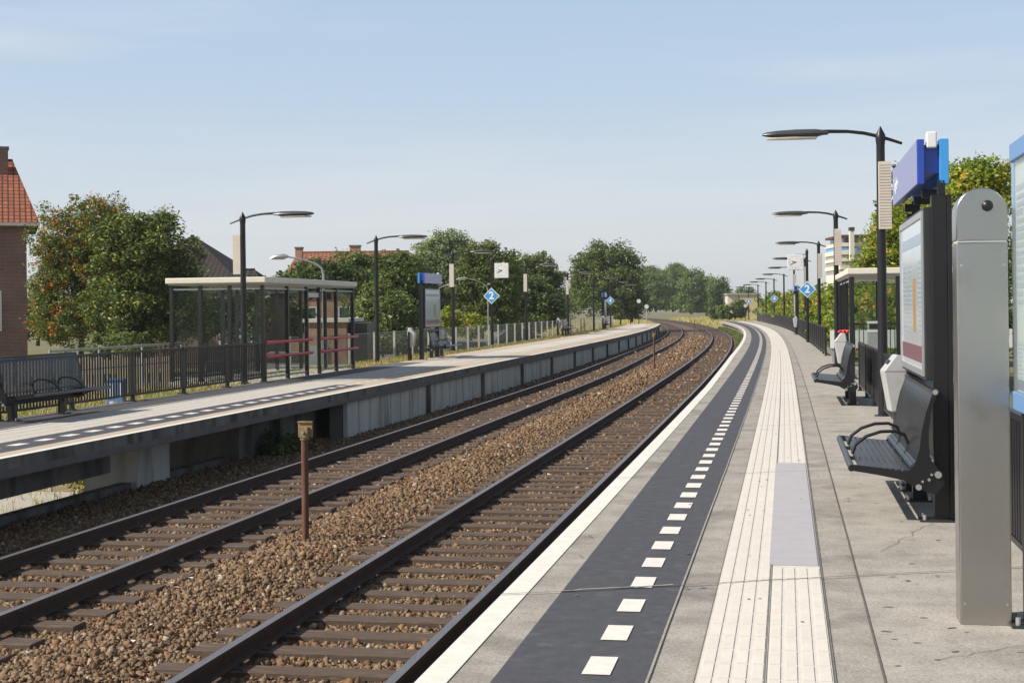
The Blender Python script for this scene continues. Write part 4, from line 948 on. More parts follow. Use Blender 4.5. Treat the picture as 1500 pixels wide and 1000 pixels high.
# ------------------------------------------------------------------ chain-link fence on the left
r = thing('chain_link_fence', 'grey chain-link fence with pale concrete posts behind the left platform', 'fence', 90, -14.3); r.rotation_euler = (0, 0, 0); inv = Matrix.Translation(r.location).inverted()
cfo = LT([(44, -15.4), (52, -14.9), (62, -14.75), (165, -14.7)])
s = 44.0; k = 0; pts = []
while s < 164: pts.append(s); s += 2.7
for s in pts:
    p = PT(s, cfo(s)); m = MB(); m.box((p.x, p.y, .42), (.085, .085, 1.1), -hdg(s)); o = m.build('post', 'conc_post', r); o.matrix_parent_inverse = inv
m = MB()
for a, b_ in zip(pts[:-1], pts[1:]):
    A, B = PT(a, cfo(a)+.05), PT(b_, cfo(b_)+.05); m.quadf([(A.x, A.y, -.08), (B.x, B.y, -.08), (B.x, B.y, .93), (A.x, A.y, .93)], [(a, 0), (b_, 0), (b_, 1.01), (a, 1.01)])
o = m.build('wire_mesh', 'wire', r); o.matrix_parent_inverse = inv
m = MB(); m.tube([PT(s, cfo(s)+.05, .94) for s in pts], .012, 6); o = m.build('top_wire', 'galv', r); o.matrix_parent_inverse = inv
# galvanised handrail seen behind the left bar fence
r = thing('handrail', 'galvanised tubular handrail behind the left bar fence', 'handrail', 29, -15.4); r.rotation_euler = (0, 0, 0); inv = Matrix.Translation(r.location).inverted()
m = MB(); m.tube([PT(s, -15.6, .96) for s in (29, 31, 34, 36)], .028, 8); m.tube([PT(s, -15.6, .5) for s in (29, 31, 34, 36)], .02, 8); o = m.build('rail', 'galv', r); o.matrix_parent_inverse = inv
for s in (29, 31.3, 33.6, 36):
    m = MB(); a = PT(s, -15.6); m.cyl((a.x, a.y, lowg(s)), .028, 1.0-lowg(s), 8); o = m.build('post', 'galv', r); o.matrix_parent_inverse = inv
sweep('grass_verge', [(-13.07, -.10), (-15.45, -.12), (-15.45, -.4), (-13.07, -.4)], 16.5, 34.5, 'grass')
# pale board fence
r = empty('board_fence', 'pale weathered board fence behind the black bars on the left', 'fence', (-19, 50, -1.9))
for i in range(66):
    x = -24.5+i*.20; m = MB() if False else None
m = MB()
for i in range(50): m.box((-2.0+i*.19, R_.uniform(-.01, .01), 1.08+R_.uniform(-.03, .03)), (.14, .02, 2.16))
m.build('boards', 'wood_pale', r)
for i in range(4): m = MB(); m.bx(-2+i*2.6, -1.92+i*2.6, .03, .11, 0, 2.3); m.build('post', 'sleeper', r)
# blue utility box
p = at(170, 594, 29.6); r = empty('utility_box', 'low blue box with white markings behind the left fence post', 'utility box', (p.x, 29.6, -1.32))
m = MB(); m.bx(-.17, .17, -.14, .14, 1.22, 1.72); bd = m.build('body', 'frame_blue', r, bevel=.01)
m = MB(); m.bx(-.11, -.03, -.146, -.141, 1.36, 1.66); m.bx(.1, .14, -.146, -.141, 1.38, 1.68); m.bx(-.10, .0, -.146, -.141, 1.25, 1.31); m.build('marking', 'text_white', bd)
m = MB(); m.bx(-.18, .18, -.15, .15, 1.72, 1.76); m.build('lid', 'frame_blue', bd)

# ------------------------------------------------------------------ street with cars, street lights
sweep('road', [(-20.5, lambda s: lowg(s)+.03), (-27, lambda s: lowg(s)+.03)], 44, 200, 'road', closed=False)
def street_light(label, u, v, Y, H, arm, thick=.055):
    p = at(u, v, Y); zb = -1.7; r = empty('street_light', label, 'street light', (p.x, Y, zb)); top = p.z-zb
    L = arm; sg = -1 if arm < 0 else 1
    m = MB(); m.tube([(0, 0, 0), (0, 0, top*.5), (0, 0, top-.45), (sg*.06, 0, top-.2), (sg*.3, 0, top-.02), (L*.55, 0, top+.12), (L, 0, top+.25)], [thick*1.3, thick, thick*.9, thick*.85, thick*.75, thick*.65, thick*.6], 8); m.build('pole', 'galv', r, smooth=True)
    m = MB(); m.tube([(L-sg*.05, 0, top+.25), (L+sg*.1, 0, top+.26), (L+sg*.45, 0, top+.24), (L+sg*.62, 0, top+.18)], [thick*.8, thick*2, thick*1.8, thick*.7], 10); h = m.build('lamp_head', 'alu', r, smooth=True)
    m = MB(); m.bx(L+sg*.1, L+sg*.5, -.05, .05, top+.24-thick*2, top+.26-thick*1.6); m.build('lens', 'lens', h)
street_light('grey curved street light rising behind the shelter', 473, 385, 55, 5, -1.35, .05)
street_light('thin grey street light beside the left diamond 2 sign', 714, 414, 82, 5, -1.15, .035)
street_light('small distant street light with curved arm right of the left clock', 734, 437, 125, 5, 1.0, .04)
street_light('tiny pale street light over the left name sign', 634, 424, 88, 5, .8, .035)
def car(label, X, Y, rz, z, mt):
    r = empty('parked_car', label, 'car', (X, Y, z), rz, 'cars on the street behind the left platform')
    m = MB(); body = [(-2.1, .30), (2.05, .30), (2.15, .55), (2.05, .78), (1.1, .92), (.45, 1.40), (-1.2, 1.43), (-1.85, .98), (-2.15, .88), (-2.18, .5)]
    m.prism(body, -.82, .82); b = m.build('body', mt, r, bevel=.06)
    m = MB(); gp = [(1.0, .93), (.42, 1.35), (-1.15, 1.37), (-1.7, .97)]; m.prism(gp, -.826, .826); m.build('window', 'window', b)
    for x in (-1.35, 1.35):
        for y in (-.78, .78):
            m = MB(); m.tube([(x, y-.1, .31), (x, y+.1, .31)], .31, 16); w_ = m.build('wheel', 'black_metal', r); m = MB(); m.tube([(x, y-.11, .31), (x, y+.11, .31)], .17, 10); m.build('rim', 'alu', w_)
    for y in (-.6, .6): m = MB(); m.bx(2.06, 2.13, y-.14, y+.14, .6, .75); m.build('headlight', 'lens', b)
M['car_silver'] = mat('car_silver', (.35, .37, .40), (.33, .35, .38), 2, .3, .5); M['car_white'] = mat('car_white', (.7, .7, .7), (.66, .66, .66), 2, .3)
a = at(690, 500, 84); car('silver car seen through the chain-link fence right of the bench', a.x, 84, .4, lowg(84)+.04, 'car_silver')
a = at(760, 478, 120); car('dark blue car far behind the chain-link fence', a.x, 120, .3, lowg(120)+.04, 'window')
a = at(400, 500, 62); car('white van-like car parked behind the shelter', a.x, 68, .1, lowg(68)+.04, 'car_white')

# ------------------------------------------------------------------ white end-of-platform discs
for u, vt, vb, Y, lb in ((935, 441, 462, 160, 'left one of the two white discs at the left platform end'), (946.5, 449, 467, 150, 'right one of the two white discs at the left platform end'), (1091, 448, 466, 190, 'white square marker at the far end of the right platform')):
    p = at(u, vt, Y); r = empty('marker', lb, 'marker', (p.x, Y, -.2), 0, 'white platform end markers'); H = p.z+.2
    m = MB(); m.cyl((0, 0, 0), .05, H, 8); m.build('pole', 'galv' if 940 < u < 1000 else 'black_metal', r)
    m = MB(); m.tube([(0, -.06, H), (0, -.10, H)], .22 if u < 1000 else .26, 20 if u < 1000 else 4); m.build('disc', 'white_paint', r)

# ------------------------------------------------------------------ buildings
def wall_uv(m, a, b_, z0, z1, uo=0):
    a, b_ = Vector(a), Vector(b_); L = (b_-a).length
    m.quadf([(a.x, a.y, z0), (b_.x, b_.y, z0), (b_.x, b_.y, z1), (a.x, a.y, z1)], [(uo, z0), (uo+L, z0), (uo+L, z1), (uo, z1)])
def slope(m, pts):
    P = [Vector(p) for p in pts]; e = (P[1]-P[0]).normalized(); n = (P[1]-P[0]).cross(P[-1]-P[0]).normalized(); u2 = n.cross(e)
    m.quadf(P, [((p-P[0]).dot(e), (p-P[0]).dot(u2)) for p in P])
def house(name, label, x0, x1, y0, y1, zg, ze, zr, wallm, roofm, hip=0.0, chim=(), ov=.4, wins=(), rot=0.0):
    """ridge along x; windows on the camera-facing wall"""
    r = empty(name, label, 'house', (x1 if rot else (x0+x1)/2, y0 if rot else (y0+y1)/2, zg)); inv = Matrix.Translation(r.location).inverted()
    def put(m, n, mt, par=None, **k_):
        o = m.build(n, mt, r if par is None else par, **k_)
        if par is None: o.matrix_parent_inverse = inv
        return o
    m = MB(); ry = (y0+y1)/2
    wall_uv(m, (x0, y0, 0), (x1, y0, 0), zg, ze); wall_uv(m, (x1, y0, 0), (x1, y1, 0), zg, ze); wall_uv(m, (x1, y1, 0), (x0, y1, 0), zg, ze); wall_uv(m, (x0, y1, 0), (x0, y0, 0), zg, ze)
    if not hip:
        for x in (x0, x1): m.quadf([(x, y0, ze), (x, y1, ze), (x, ry, zr-.1)], [(y0, ze), (y1, ze), (ry, zr)])
    put(m, 'wall', wallm)
    m = MB(); a0, a1, b0, b1 = x0-ov, x1+ov, y0-ov, y1+ov; zo = ze-.12; h0, h1 = a0+hip, a1-hip
    slope(m, [(a0, b0, zo), (a1, b0, zo), (h1, ry, zr), (h0, ry, zr)]); slope(m, [(a1, b1, zo), (a0, b1, zo), (h0, ry, zr), (h1, ry, zr)])
    if hip: slope(m, [(a1, b0, zo), (a1, b1, zo), (h1, ry, zr)]); slope(m, [(a0, b1, zo), (a0, b0, zo), (h0, ry, zr)])
    m.quadf([(a0, b0, zo-.02), (a0, b1, zo-.02), (a1, b1, zo-.02), (a1, b0, zo-.02)])
    rf = put(m, 'roof', roofm)
    m = MB(); m.bx(a0, a1, b0-.06, b0+.04, zo-.14, zo-.005); put(m, 'gutter', 'cream')
    m = MB(); m.bx(h0, h1, ry-.1, ry+.1, zr-.05, zr+.07); put(m, 'ridge', roofm)
    for (cx, cy, w_, z0, z1) in chim:
        m = MB(); m.bx(cx-w_/2, cx+w_/2, cy-.35, cy+.35, z0, z1); c = put(m, 'chimney', wallm); 
        m = MB(); m.bx(cx-w_/2-.05, cx+w_/2+.05, cy-.4, cy+.4, z1, z1+.12); o = put(m, 'chimney_cap', 'concrete_dark')
    for (wx, wz, ww, wh) in wins:
        m = MB(); m.bx(wx, wx+ww, y0-.03, y0+.02, wz, wz+wh); w_ = put(m, 'window', 'window')
        m = MB(); t = .07
        m.bx(wx, wx+ww, y0-.06, y0-.031, wz, wz+t); m.bx(wx, wx+ww, y0-.06, y0-.031, wz+wh-t, wz+wh); m.bx(wx, wx+t, y0-.06, y0-.031, wz+t, wz+wh-t); m.bx(wx+ww-t, wx+ww, y0-.06, y0-.031, wz+t, wz+wh-t); m.bx(wx+ww/2-.03, wx+ww/2+.03, y0-.06, y0-.031, wz+t, wz+wh-t)
        put(m, 'window_frame', 'white_paint')
    r.rotation_euler = (0, 0, rot)
    return r
wr = at(38, 325, 70).x
house('brick_house', 'dark brick house with orange tiled roof at the left edge', -36, wr, 70, 79, -2, 6.2, 9.5, 'brick_wall', 'tile_orange', 1.15, ((wr-1.05, 73.6, .55, 8.3, 9.95),), .6, ((wr-2.55, 1.0, 1.4, 1.9), (wr-6, 1.0, 1.4, 1.6)), math.radians(19))
house('brown_roof_house', 'house with dark brown tiled roof behind the shelter', at(250, 400, 86).x-3, at(335, 400, 86).x, 86, 96, -2, 3.9, 6.5, 'brick_wall', 'tile_brown', 3.6, (), .5)
xl, xr = at(415, 400, 108).x, at(600, 400, 108).x
house('red_roof_house', 'long house with red tiled roof and two chimneys behind the trees', xl, xr, 108, 118, -2, 3.9, 6.3, 'brick_orange', 'tile_red', .8, ((at(435, 380, 110).x, 111, .5, 4.6, 6.5), (at(518, 380, 110).x, 111, .75, 4.6, 6.6)), .4, ((xl+1, .8, 1.4, 1.3), (xl+4, .8, 1.6, 1.3)))
# flat-roofed garage
gx0, gx1 = at(445, 467, 60).x, at(507, 467, 60).x
r = empty('garage', 'low orange brick garage with white flat roof edge behind the shelter', 'garage', ((gx0+gx1)/2, 62, -1.8)); inv = Matrix.Translation(r.location).inverted()
m = MB(); 
for a, b_ in (((gx0, 60, 0), (gx1, 60, 0)), ((gx1, 60, 0), (gx1, 66, 0)), ((gx1, 66, 0), (gx0, 66, 0)), ((gx0, 66, 0), (gx0, 60, 0))): wall_uv(m, a, b_, -1.8, 1.3)
o = m.build('wall', 'brick_orange', r); o.matrix_parent_inverse = inv
m = MB(); m.bx(gx0-.1, gx1+.1, 59.9, 66.1, 1.3, 1.45); o = m.build('roof', 'cream', r); o.matrix_parent_inverse = inv
m = MB(); m.bx(gx0+.15, gx0+.95, 59.95, 60.0, -1.7, .35); o = m.build('door', 'alu', r); o.matrix_parent_inverse = inv
m = MB(); m.bx(gx1+.1, gx1+.8, 60.4, 65, -1.8, 1.25); o = m.build('side_shed', 'black_metal', r); o.matrix_parent_inverse = inv
# villa partly seen through the shelter glass
house('villa', 'brick villa with tiled roof seen through the shelter glass', at(300, 440, 74).x, at(385, 440, 74).x, 74, 82, -2, 2.7, 4.0, 'brick_wall', 'tile_brown', 1.5, (), .4, ((at(320, 440, 74).x, .1, 1.2, 1.5), (at(350, 440, 74).x, .1, 1.2, 1.5)))
# striped building at the right
p0, p1 = at(1231, 355, 250), at(1231, 400, 250)
r = empty('apartment_building', 'distant cream and blue striped apartment block with a chimney', 'building', (p0.x, 250, -1)); inv = Matrix.Translation(r.location).inverted()
def bput(m, n, mt): o = m.build(n, mt, r); o.matrix_parent_inverse = inv; return o
zs = [at(1231, v, 250).z for v in (355.5, 361, 366.5, 373, 378, 383, 389, 395, 401)]
M['stripe_grey'] = mat('stripe_grey', (.33, .30, .28), (.28, .26, .24), .5, .8); M['stripe_blue'] = mat('stripe_blue', (.16, .38, .66), (.14, .35, .62), .5, .7); M['dark_red_eave'] = mat('dark_red_eave', (.12, .03, .04), (.1, .03, .035), 1, .7)
x0 = p0.x; mts = ['cream', 'stripe_blue', 'cream', 'stripe_grey', 'cream', 'stripe_grey', 'cream', 'stripe_grey']
for i in range(8): m = MB(); e = .15 if mts[i] == 'cream' else 0; m.bx(x0-e, x0+16+e, 250-e, 262+e, zs[i+1]+(.01), zs[i]-(.01)); bput(m, 'facade_band', mts[i])
m = MB(); m.bx(x0, x0+16, 250, 262, -1, zs[8]); bput(m, 'wall', 'cream')
zt = [at(1231, v, 250).z for v in (355.5, 347.5, 344)]
m = MB(); m.bx(x0+.6, x0+15, 251, 261, zt[0]-.005, zt[1]); bput(m, 'penthouse', 'window')
m = MB(); m.bx(x0-.1, x0+16, 249.8, 262, zt[1]+.01, zt[2]); bput(m, 'roof', 'dark_red_eave')
cx = at(1247, 350, 249).x; m = MB(); m.bx(cx-.35, cx+.35, 248.6, 249.5, zt[0]-3, at(1247, 338, 249).z); bput(m, 'chimney', 'cream'); m = MB(); m.bx(cx-.42, cx+.42, 248.5, 249.6, at(1247, 338, 249).z+.01, at(1247, 333, 249).z); bput(m, 'chimney_cap', 'dark_metal')
# yellow building far away
r = empty('yellow_building', 'flat yellow building in the distance behind the far lamps', 'building', (53, 330, -1)); inv = Matrix.Translation(r.location).inverted()
M['yellow_wall'] = mat('yellow_wall', (.60, .50, .24), (.56, .46, .22), .5, .8)
a, b_ = at(1066, 430, 330), at(1112, 430, 330); m = MB(); m.bx(a.x+2.6, b_.x, 330, 342, -1.2, a.z-.3); bput(m, 'wall', 'yellow_wall')
m = MB(); m.bx(a.x-.3, b_.x+.3, 329.7, 342, a.z-.28, a.z+.05); bput(m, 'roof', 'grey_roof'); m = MB(); m.bx(a.x, a.x+2.5, 331, 341, -1.2, a.z-.3); bput(m, 'side_wing', 'cream')

# ------------------------------------------------------------------ vegetation
def leafcloud(pts, size, rng, up=.3, aspect=.55, nrm=None):
    """each point becomes a folded leaf: two quads"""
    n = len(pts); d = rng.normal(0, 1, (n, 3)); d[:, 2] = d[:, 2]*.6-.15; d /= np.linalg.norm(d, axis=1)[:, None]
    q = rng.normal(0, 1, (n, 3)); q[:, 2] += up
    if nrm is not None: q += nrm*1.3
    s_ = np.cross(d, q); s_ /= np.linalg.norm(s_, axis=1)[:, None]+1e-9
    nn = np.cross(s_, d); L = size*rng.uniform(.6, 1.35, (n, 1)); W = L*aspect
    a = pts-d*L*.5; b = pts+d*L*.5; l = pts+s_*W*.5+nn*L*.10; r = pts-s_*W*.5+nn*L*.10
    V = np.stack([a, r, b, l], 1).reshape(-1, 3); F = np.arange(4*n).reshape(-1, 4)
    return V, F
def crown_points(lobes, n, rng, clump, shell=.55, sprays=0):
    """points in many small clumps spread through a few overlapping lobes (cx,cy,cz,rx,ry,rz)"""
    vol = np.array([l[3]*l[4]*l[5] for l in lobes])**(2/3); vol = vol/vol.sum(); P_, Nn = [], []
    for l, w_ in zip(lobes, vol):
        rad = np.array(l[3:6]); k = max(6, int(w_*n/60)); per = max(5, int(w_*n/k))
        u = rng.normal(0, 1, (k, 3)); u /= np.linalg.norm(u, axis=1)[:, None]
        rr = rng.uniform(shell, 1.06, (k, 1))*(1+.10*np.sin(u[:, :1]*5+u[:, 2:]*7))
        c = np.array(l[:3])+u*rad*rr
        cr = clump*rng.uniform(.5, 1.35, k)
        v = rng.normal(0, 1, (k, per, 3)); v /= np.linalg.norm(v, axis=2)[:, :, None]
        v *= (rng.uniform(0, 1, (k, per, 1))**.45); v[:, :, 2] *= .75
        P_.append((c[:, None]+v*cr[:, None, None]).reshape(-1, 3)); Nn.append((v+u[:, None]*.6).reshape(-1, 3))
    return np.concatenate(P_), np.concatenate(Nn)
def tree(name, label, cat, X, Y, zb, lobes, n, leaf, mt, clump=.5, trunk=.18, group=None, shell=.5, aspect=.55, seed=0, limbs=5, tz=None):
    rng = np.random.default_rng(seed+int(abs(X*13)+Y)); r = empty(name, label, cat, (X, Y, zb), 0, group)
    top = max(l[2] for l in lobes); lob = [(l[0], l[1], l[2]-0, l[3], l[4], l[5]) for l in lobes]
    P_, Nn = crown_points(lob, n, rng, clump, shell); ok = P_[:, 2] > .05; P_ = P_[ok]; Nn = Nn[ok]
    V, F = leafcloud(P_, leaf, rng, nrm=Nn, aspect=aspect)
    npmesh('crown', V, F, [mt], r)
    m = MB(); h = top*.8
    m.tube([(0, 0, -.3), (trunk*.3, 0, h*.25), (-trunk*.4, .1, h*.6), (0, 0, h)], [trunk, trunk*.8, trunk*.55, trunk*.2], 8)
    for i in range(limbs):
        l = lob[i % len(lob)]; z0 = h*(.25+.1*i); a = rng.uniform(0, 2*pi)
        e = Vector((l[0]+math.cos(a)*l[3]*.55, l[1]+math.sin(a)*l[4]*.55, l[2]+l[5]*rng.uniform(-.1, .5))); st_ = Vector((0, 0, z0)); md = st_.lerp(e, .5)+Vector((0, 0, .15*h*.3))
        m.tube([st_, md, e], [trunk*.45, trunk*.28, trunk*.08], 6)
    m.build('trunk', 'bark', r, smooth=True)
    return r
def T(u, v, Y): return at(u, v, Y)
def ptree(name, label, cat, uc, vbase, Y, lobes_px, n, leaf, mt, depth=.8, **k):
    """lobes given as (u, v, half-width px, half-height px) at depth Y"""
    b_ = at(uc, vbase, Y); sc = Y/FP; L = []
    for i, (u, v, ru, rv) in enumerate(lobes_px):
        p = at(u, v, Y); L.append((p.x-b_.x, (R_.uniform(-.4, .4))*ru*sc, p.z-b_.z, ru*sc, ru*sc*depth, rv*sc))
    return tree(name, label, cat, b_.x, Y, b_.z, L, n, leaf, mt, **k)
# left group
ptree('rowan_tree', 'green tree full of orange berries beside the brick house', 'tree', 118, 535, 60, [(120, 350, 66, 58), (88, 370, 44, 60), (78, 450, 40, 62), (72, 410, 24, 50), (145, 320, 45, 34), (150, 420, 40, 60), (100, 470, 58, 45), (125, 400, 60, 60)], 46000, .13, 'green_berry', clump=.40, trunk=.13, shell=.25, aspect=.5)
ptree('tree_of_heaven', 'dark green leafy tree left of the shelter', 'tree', 205, 535, 57, [(215, 370, 58, 52), (180, 395, 52, 60), (255, 400, 42, 60), (200, 460, 66, 60), (260, 460, 44, 60), (165, 350, 34, 36), (225, 330, 34, 24), (150, 440, 34, 60)], 46000, .17, 'green_toh', clump=.42, trunk=.15, shell=.35, aspect=.38)
ptree('bush', 'green bush growing behind the left bar fence', 'bush', 150, 530, 53, [(150, 508, 30, 18), (195, 505, 28, 18)], 2600, .12, 'green_mid', clump=.25, trunk=.04)
ptree('small_tree', 'small pale tree behind the brown roof', 'tree', 368, 460, 130, [(368, 408, 16, 22), (360, 425, 16, 20)], 1200, .35, 'green_pale', clump=.6)
# behind the shelter
sp = [('dense dark tree below the red roof', 480, 430, 78, [(470, 415, 50, 32), (510, 420, 45, 32), (440, 410, 30, 24), (470, 450, 70, 30)], 'green_dark', 9000),
      ('broad green tree between the second lamp and red roof', 545, 500, 84, [(560, 400, 40, 32), (520, 400, 30, 30), (590, 410, 34, 40), (545, 440, 40, 50), (600, 455, 30, 45)], 'green', 14000),
      ('pale weeping willow rising behind the blue name sign', 650, 490, 112, [(650, 375, 36, 34), (628, 390, 22, 36), (680, 385, 24, 30), (650, 420, 40, 40)], 'green_pale', 12000),
      ('lighter green bushy tree right of the second lamp', 580, 525, 74, [(575, 470, 30, 36), (598, 485, 26, 34), (548, 460, 20, 45), (540, 490, 22, 30)], 'green_mid', 9000),
      ('tall dark green tree behind the left clock', 705, 490, 100, [(705, 385, 28, 30), (695, 420, 40, 40), (735, 410, 30, 40), (720, 450, 40, 35)], 'green', 12000),
      ('bushy green tree right of the left clock', 775, 480, 118, [(760, 400, 30, 30), (790, 395, 18, 25), (785, 430, 36, 40), (745, 430, 30, 40), (790, 455, 34, 28), (812, 420, 16, 30)], 'green_mid', 13000),
      ('dark thicket tree behind the fourth left lamp', 790, 482, 108, [(770, 440, 34, 34), (800, 450, 26, 26), (745, 455, 24, 28)], 'green_dark', 8000),
      ('big rounded dark tree standing at the end of the left platform', 888, 468, 168, [(888, 385, 36, 34), (865, 400, 32, 40), (915, 410, 26, 50), (890, 430, 52, 38), (850, 425, 16, 36), (925, 440, 18, 28)], 'green', 15000),
      ('dark tree in the gap beside the big rounded tree', 925, 468, 176, [(925, 440, 22, 26), (905, 450, 22, 20)], 'green_dark', 3500)]
for i, (lb, u, v, Y, lo, mt, n) in enumerate(sp):
    ptree('tree', lb, 'tree', u, v, Y, lo, int(n*3), .11+Y*.0010, mt, clump=.32+Y*.0028, trunk=.16, group='trees behind the left platform', shell=.4, seed=i)
for i, (lb, u, v, Y, lo, mt) in enumerate([('yellow-green bushes behind the third left lamp', 690, 500, 92, [(690, 478, 26, 16), (655, 470, 24, 20)], 'green_yellow'), ('low green shrubs behind the fence right of the clock', 760, 490, 104, [(770, 476, 34, 12), (735, 470, 20, 18)], 'green_mid'), ('dark shrubs at the foot of the trees by the shelter', 560, 520, 68, [(560, 502, 30, 22), (600, 505, 26, 20)], 'green_dark')]):
    ptree('shrub', lb, 'shrub', u, v, Y, lo, 3500, .2, mt, clump=.4, trunk=.05, group='shrubs behind the left fence', seed=i+40)
for i, (u, v, Y, lo, mt, lb) in enumerate([(55, 500, 100, [(45, 455, 30, 44), (75, 480, 34, 30), (20, 480, 30, 30)], 'green_mid', 'pale garden tree between the brick house and the berry tree'), (300, 520, 66, [(290, 450, 36, 50), (335, 462, 40, 46), (372, 452, 22, 50)], 'green_dark', 'dark garden tree seen through the shelter glass'), (410, 500, 98, [(405, 440, 26, 40), (430, 470, 30, 30)], 'green', 'green garden tree behind the shelter under the red roof'), (350, 490, 150, [(350, 430, 60, 24), (250, 440, 60, 24)], 'green_mid', 'distant tree line behind the brown roof'), (825, 470, 200, [(830, 445, 24, 20), (810, 455, 22, 14)], 'green_mid', 'lighter tree in the gap left of the big rounded tree'), (640, 490, 135, [(620, 440, 46, 34), (670, 440, 46, 34)], 'green_dark', 'dark tree filling the gap under the pale willow')]):
    ptree('tree', lb, 'tree', u, v, Y, lo, 9000, .10+Y*.0009, mt, clump=.35+Y*.0028, trunk=.14, group='trees behind the left platform', shell=.3, seed=i+300)
# far wood
fw = [(960, 455, 345, [(960, 415, 22, 18), (955, 440, 26, 18)]), (985, 455, 360, [(985, 410, 24, 22), (985, 440, 28, 18)]), (1012, 458, 335, [(1014, 418, 18, 24), (1012, 445, 22, 18)]), (1036, 458, 350, [(1035, 425, 18, 20), (1036, 448, 20, 14)]), (1055, 458, 340, [(1053, 425, 14, 18), (1052, 446, 15, 14)]), (975, 455, 420, [(990, 398, 14, 10), (950, 402, 14, 12)])]
fl_ = ['leftmost tree of the far wood beyond the tracks', 'tallest rounded tree in the far wood', 'slender tree in the middle of the far wood', 'low tree right of the middle of the far wood', 'rightmost tree of the far wood', 'tree top peeking over the far wood']
for i, (u, v, Y, lo) in enumerate(fw): ptree('tree', fl_[i], 'tree', u, v, Y, lo, 12000, .42, 'green_far', clump=1.2, trunk=.3, group='trees of the far wood', shell=.5, seed=i+70)
for i, (u, v, Y, ru, rv, lb) in enumerate([(1045, 468, 250, 16, 10, 'round green bush left of the far platform end'), (1068, 468, 235, 18, 12, 'round green bush at the far end of the right platform'), (1085, 466, 240, 12, 12, 'small green bush beside the white far marker')]):
    ptree('bush', lb, 'bush', u, v, Y, [(u, v-rv*1.1, ru, rv)], 2200, .4, 'green', clump=.6, trunk=.08, group='bushes beyond the platform end', seed=i+90)
for i, (u, v, Y, ru, rv, lb) in enumerate([(1125, 440, 290, 22, 14, 'low round tree far behind the eighth lamp'), (1165, 440, 260, 26, 16, 'low wide tree far behind the clock'), (1090, 430, 360, 20, 8, 'dark low tree above the yellow building')]):
    ptree('tree', lb, 'tree', u, 462, Y, [(u, v, ru, rv), (u, v+10, ru, rv)], 2600, .5, 'green_far', clump=.9, trunk=.2, group='trees behind the hedge', seed=i+95)
# right-hand trees
rt = [('large yellow-green tree behind the ticket pillar', 1425, 560, 40, [(1425, 290, 48, 48), (1445, 262, 34, 22), (1400, 330, 60, 70), (1440, 400, 50, 80), (1370, 400, 40, 70), (1410, 260, 26, 18)], 'green_yellow', 42000, .12),
      ('yellow-green tree behind the near lamp pole', 1315, 560, 52, [(1310, 385, 38, 55), (1302, 345, 28, 38), (1278, 392, 24, 44), (1262, 412, 16, 34), (1288, 365, 20, 30), (1345, 340, 42, 60), (1330, 440, 50, 60), (1275, 440, 26, 40)], 'green_yellow', 34000, .125),
      ('dark conifer top above the near loudspeaker', 1320, 520, 66, [(1318, 258, 15, 24), (1312, 296, 22, 34), (1316, 328, 28, 36), (1322, 365, 36, 44)], 'green_conifer', 7000, .16),
      ('dark green tree behind the right shelter', 1275, 545, 60, [(1270, 465, 30, 40), (1320, 480, 40, 40), (1240, 478, 20, 36)], 'green_mid', 9000, .18),
      ('shaded green tree behind the fence by the pillar', 1400, 560, 50, [(1400, 470, 50, 50), (1450, 480, 40, 50)], 'green_dark', 8000, .16)]
for i, (lb, u, v, Y, lo, mt, n, lf) in enumerate(rt):
    ptree('tree' if 'conifer' not in lb else 'conifer', lb, 'tree', u, v, Y, lo, n, lf, mt, clump=.42, trunk=.15, group='trees behind the right platform', shell=.4, seed=i+120)
# hedge along the right fence: separate shrubs
hs = np.arange(50, 186, 3.4)
for i, s in enumerate(hs):
    h_ = 2.9+.5*math.sin(i*1.7)+(.5 if s < 66 else 0); p = PT(s, bR(s)+1.3+.25*math.sin(i*2.3), -.4)
    side = 'near end' if s < 75 else ('middle' if s < 130 else 'far end')
    tree('hedge_shrub', 'x', 'hedge', p.x, p.y, p.z, [(0, 0, h_*.5, 1.35, 2.1, h_*.52), (.3, .5, h_*.72, .9, 1.3, h_*.3)], 2300 if s < 90 else 1300, .15+s*.001, 'green_hedge', clump=.38+s*.001, trunk=.04, group='yellow-green shrubs forming the hedge along the right fence', shell=.6, seed=i, limbs=1)['label'] = 'yellow-green climbing shrub of the long hedge behind the right fence'
# plants growing under the platforms
for i, (s, o_, w_, h_, mt, lb) in enumerate([(24.9, -12.0, .7, .95, 'green_mid', 'bright green leafy bush under the far platform slab'), (26.2, -13.4, .9, .95, 'green_yellow', 'brownish bush lit behind the gap under the far platform'), (27.6, -10.1, .6, .45, 'green_dark', 'low dark plants at the foot of the set-back wall')]):
    p = PT(s, o_, gz(s, o_)-.05); zt = -.45-p.z if i < 2 else .5
    tree('bush', lb, 'bush', p.x, p.y, p.z, [(0, 0, zt*.55, w_, w_, zt*.5), (.2, .3, zt*.4, w_, w_*.8, zt*.4)], 2600, .085, mt, clump=.2, trunk=.025, group='plants under the left platform', shell=.3, seed=i+200)

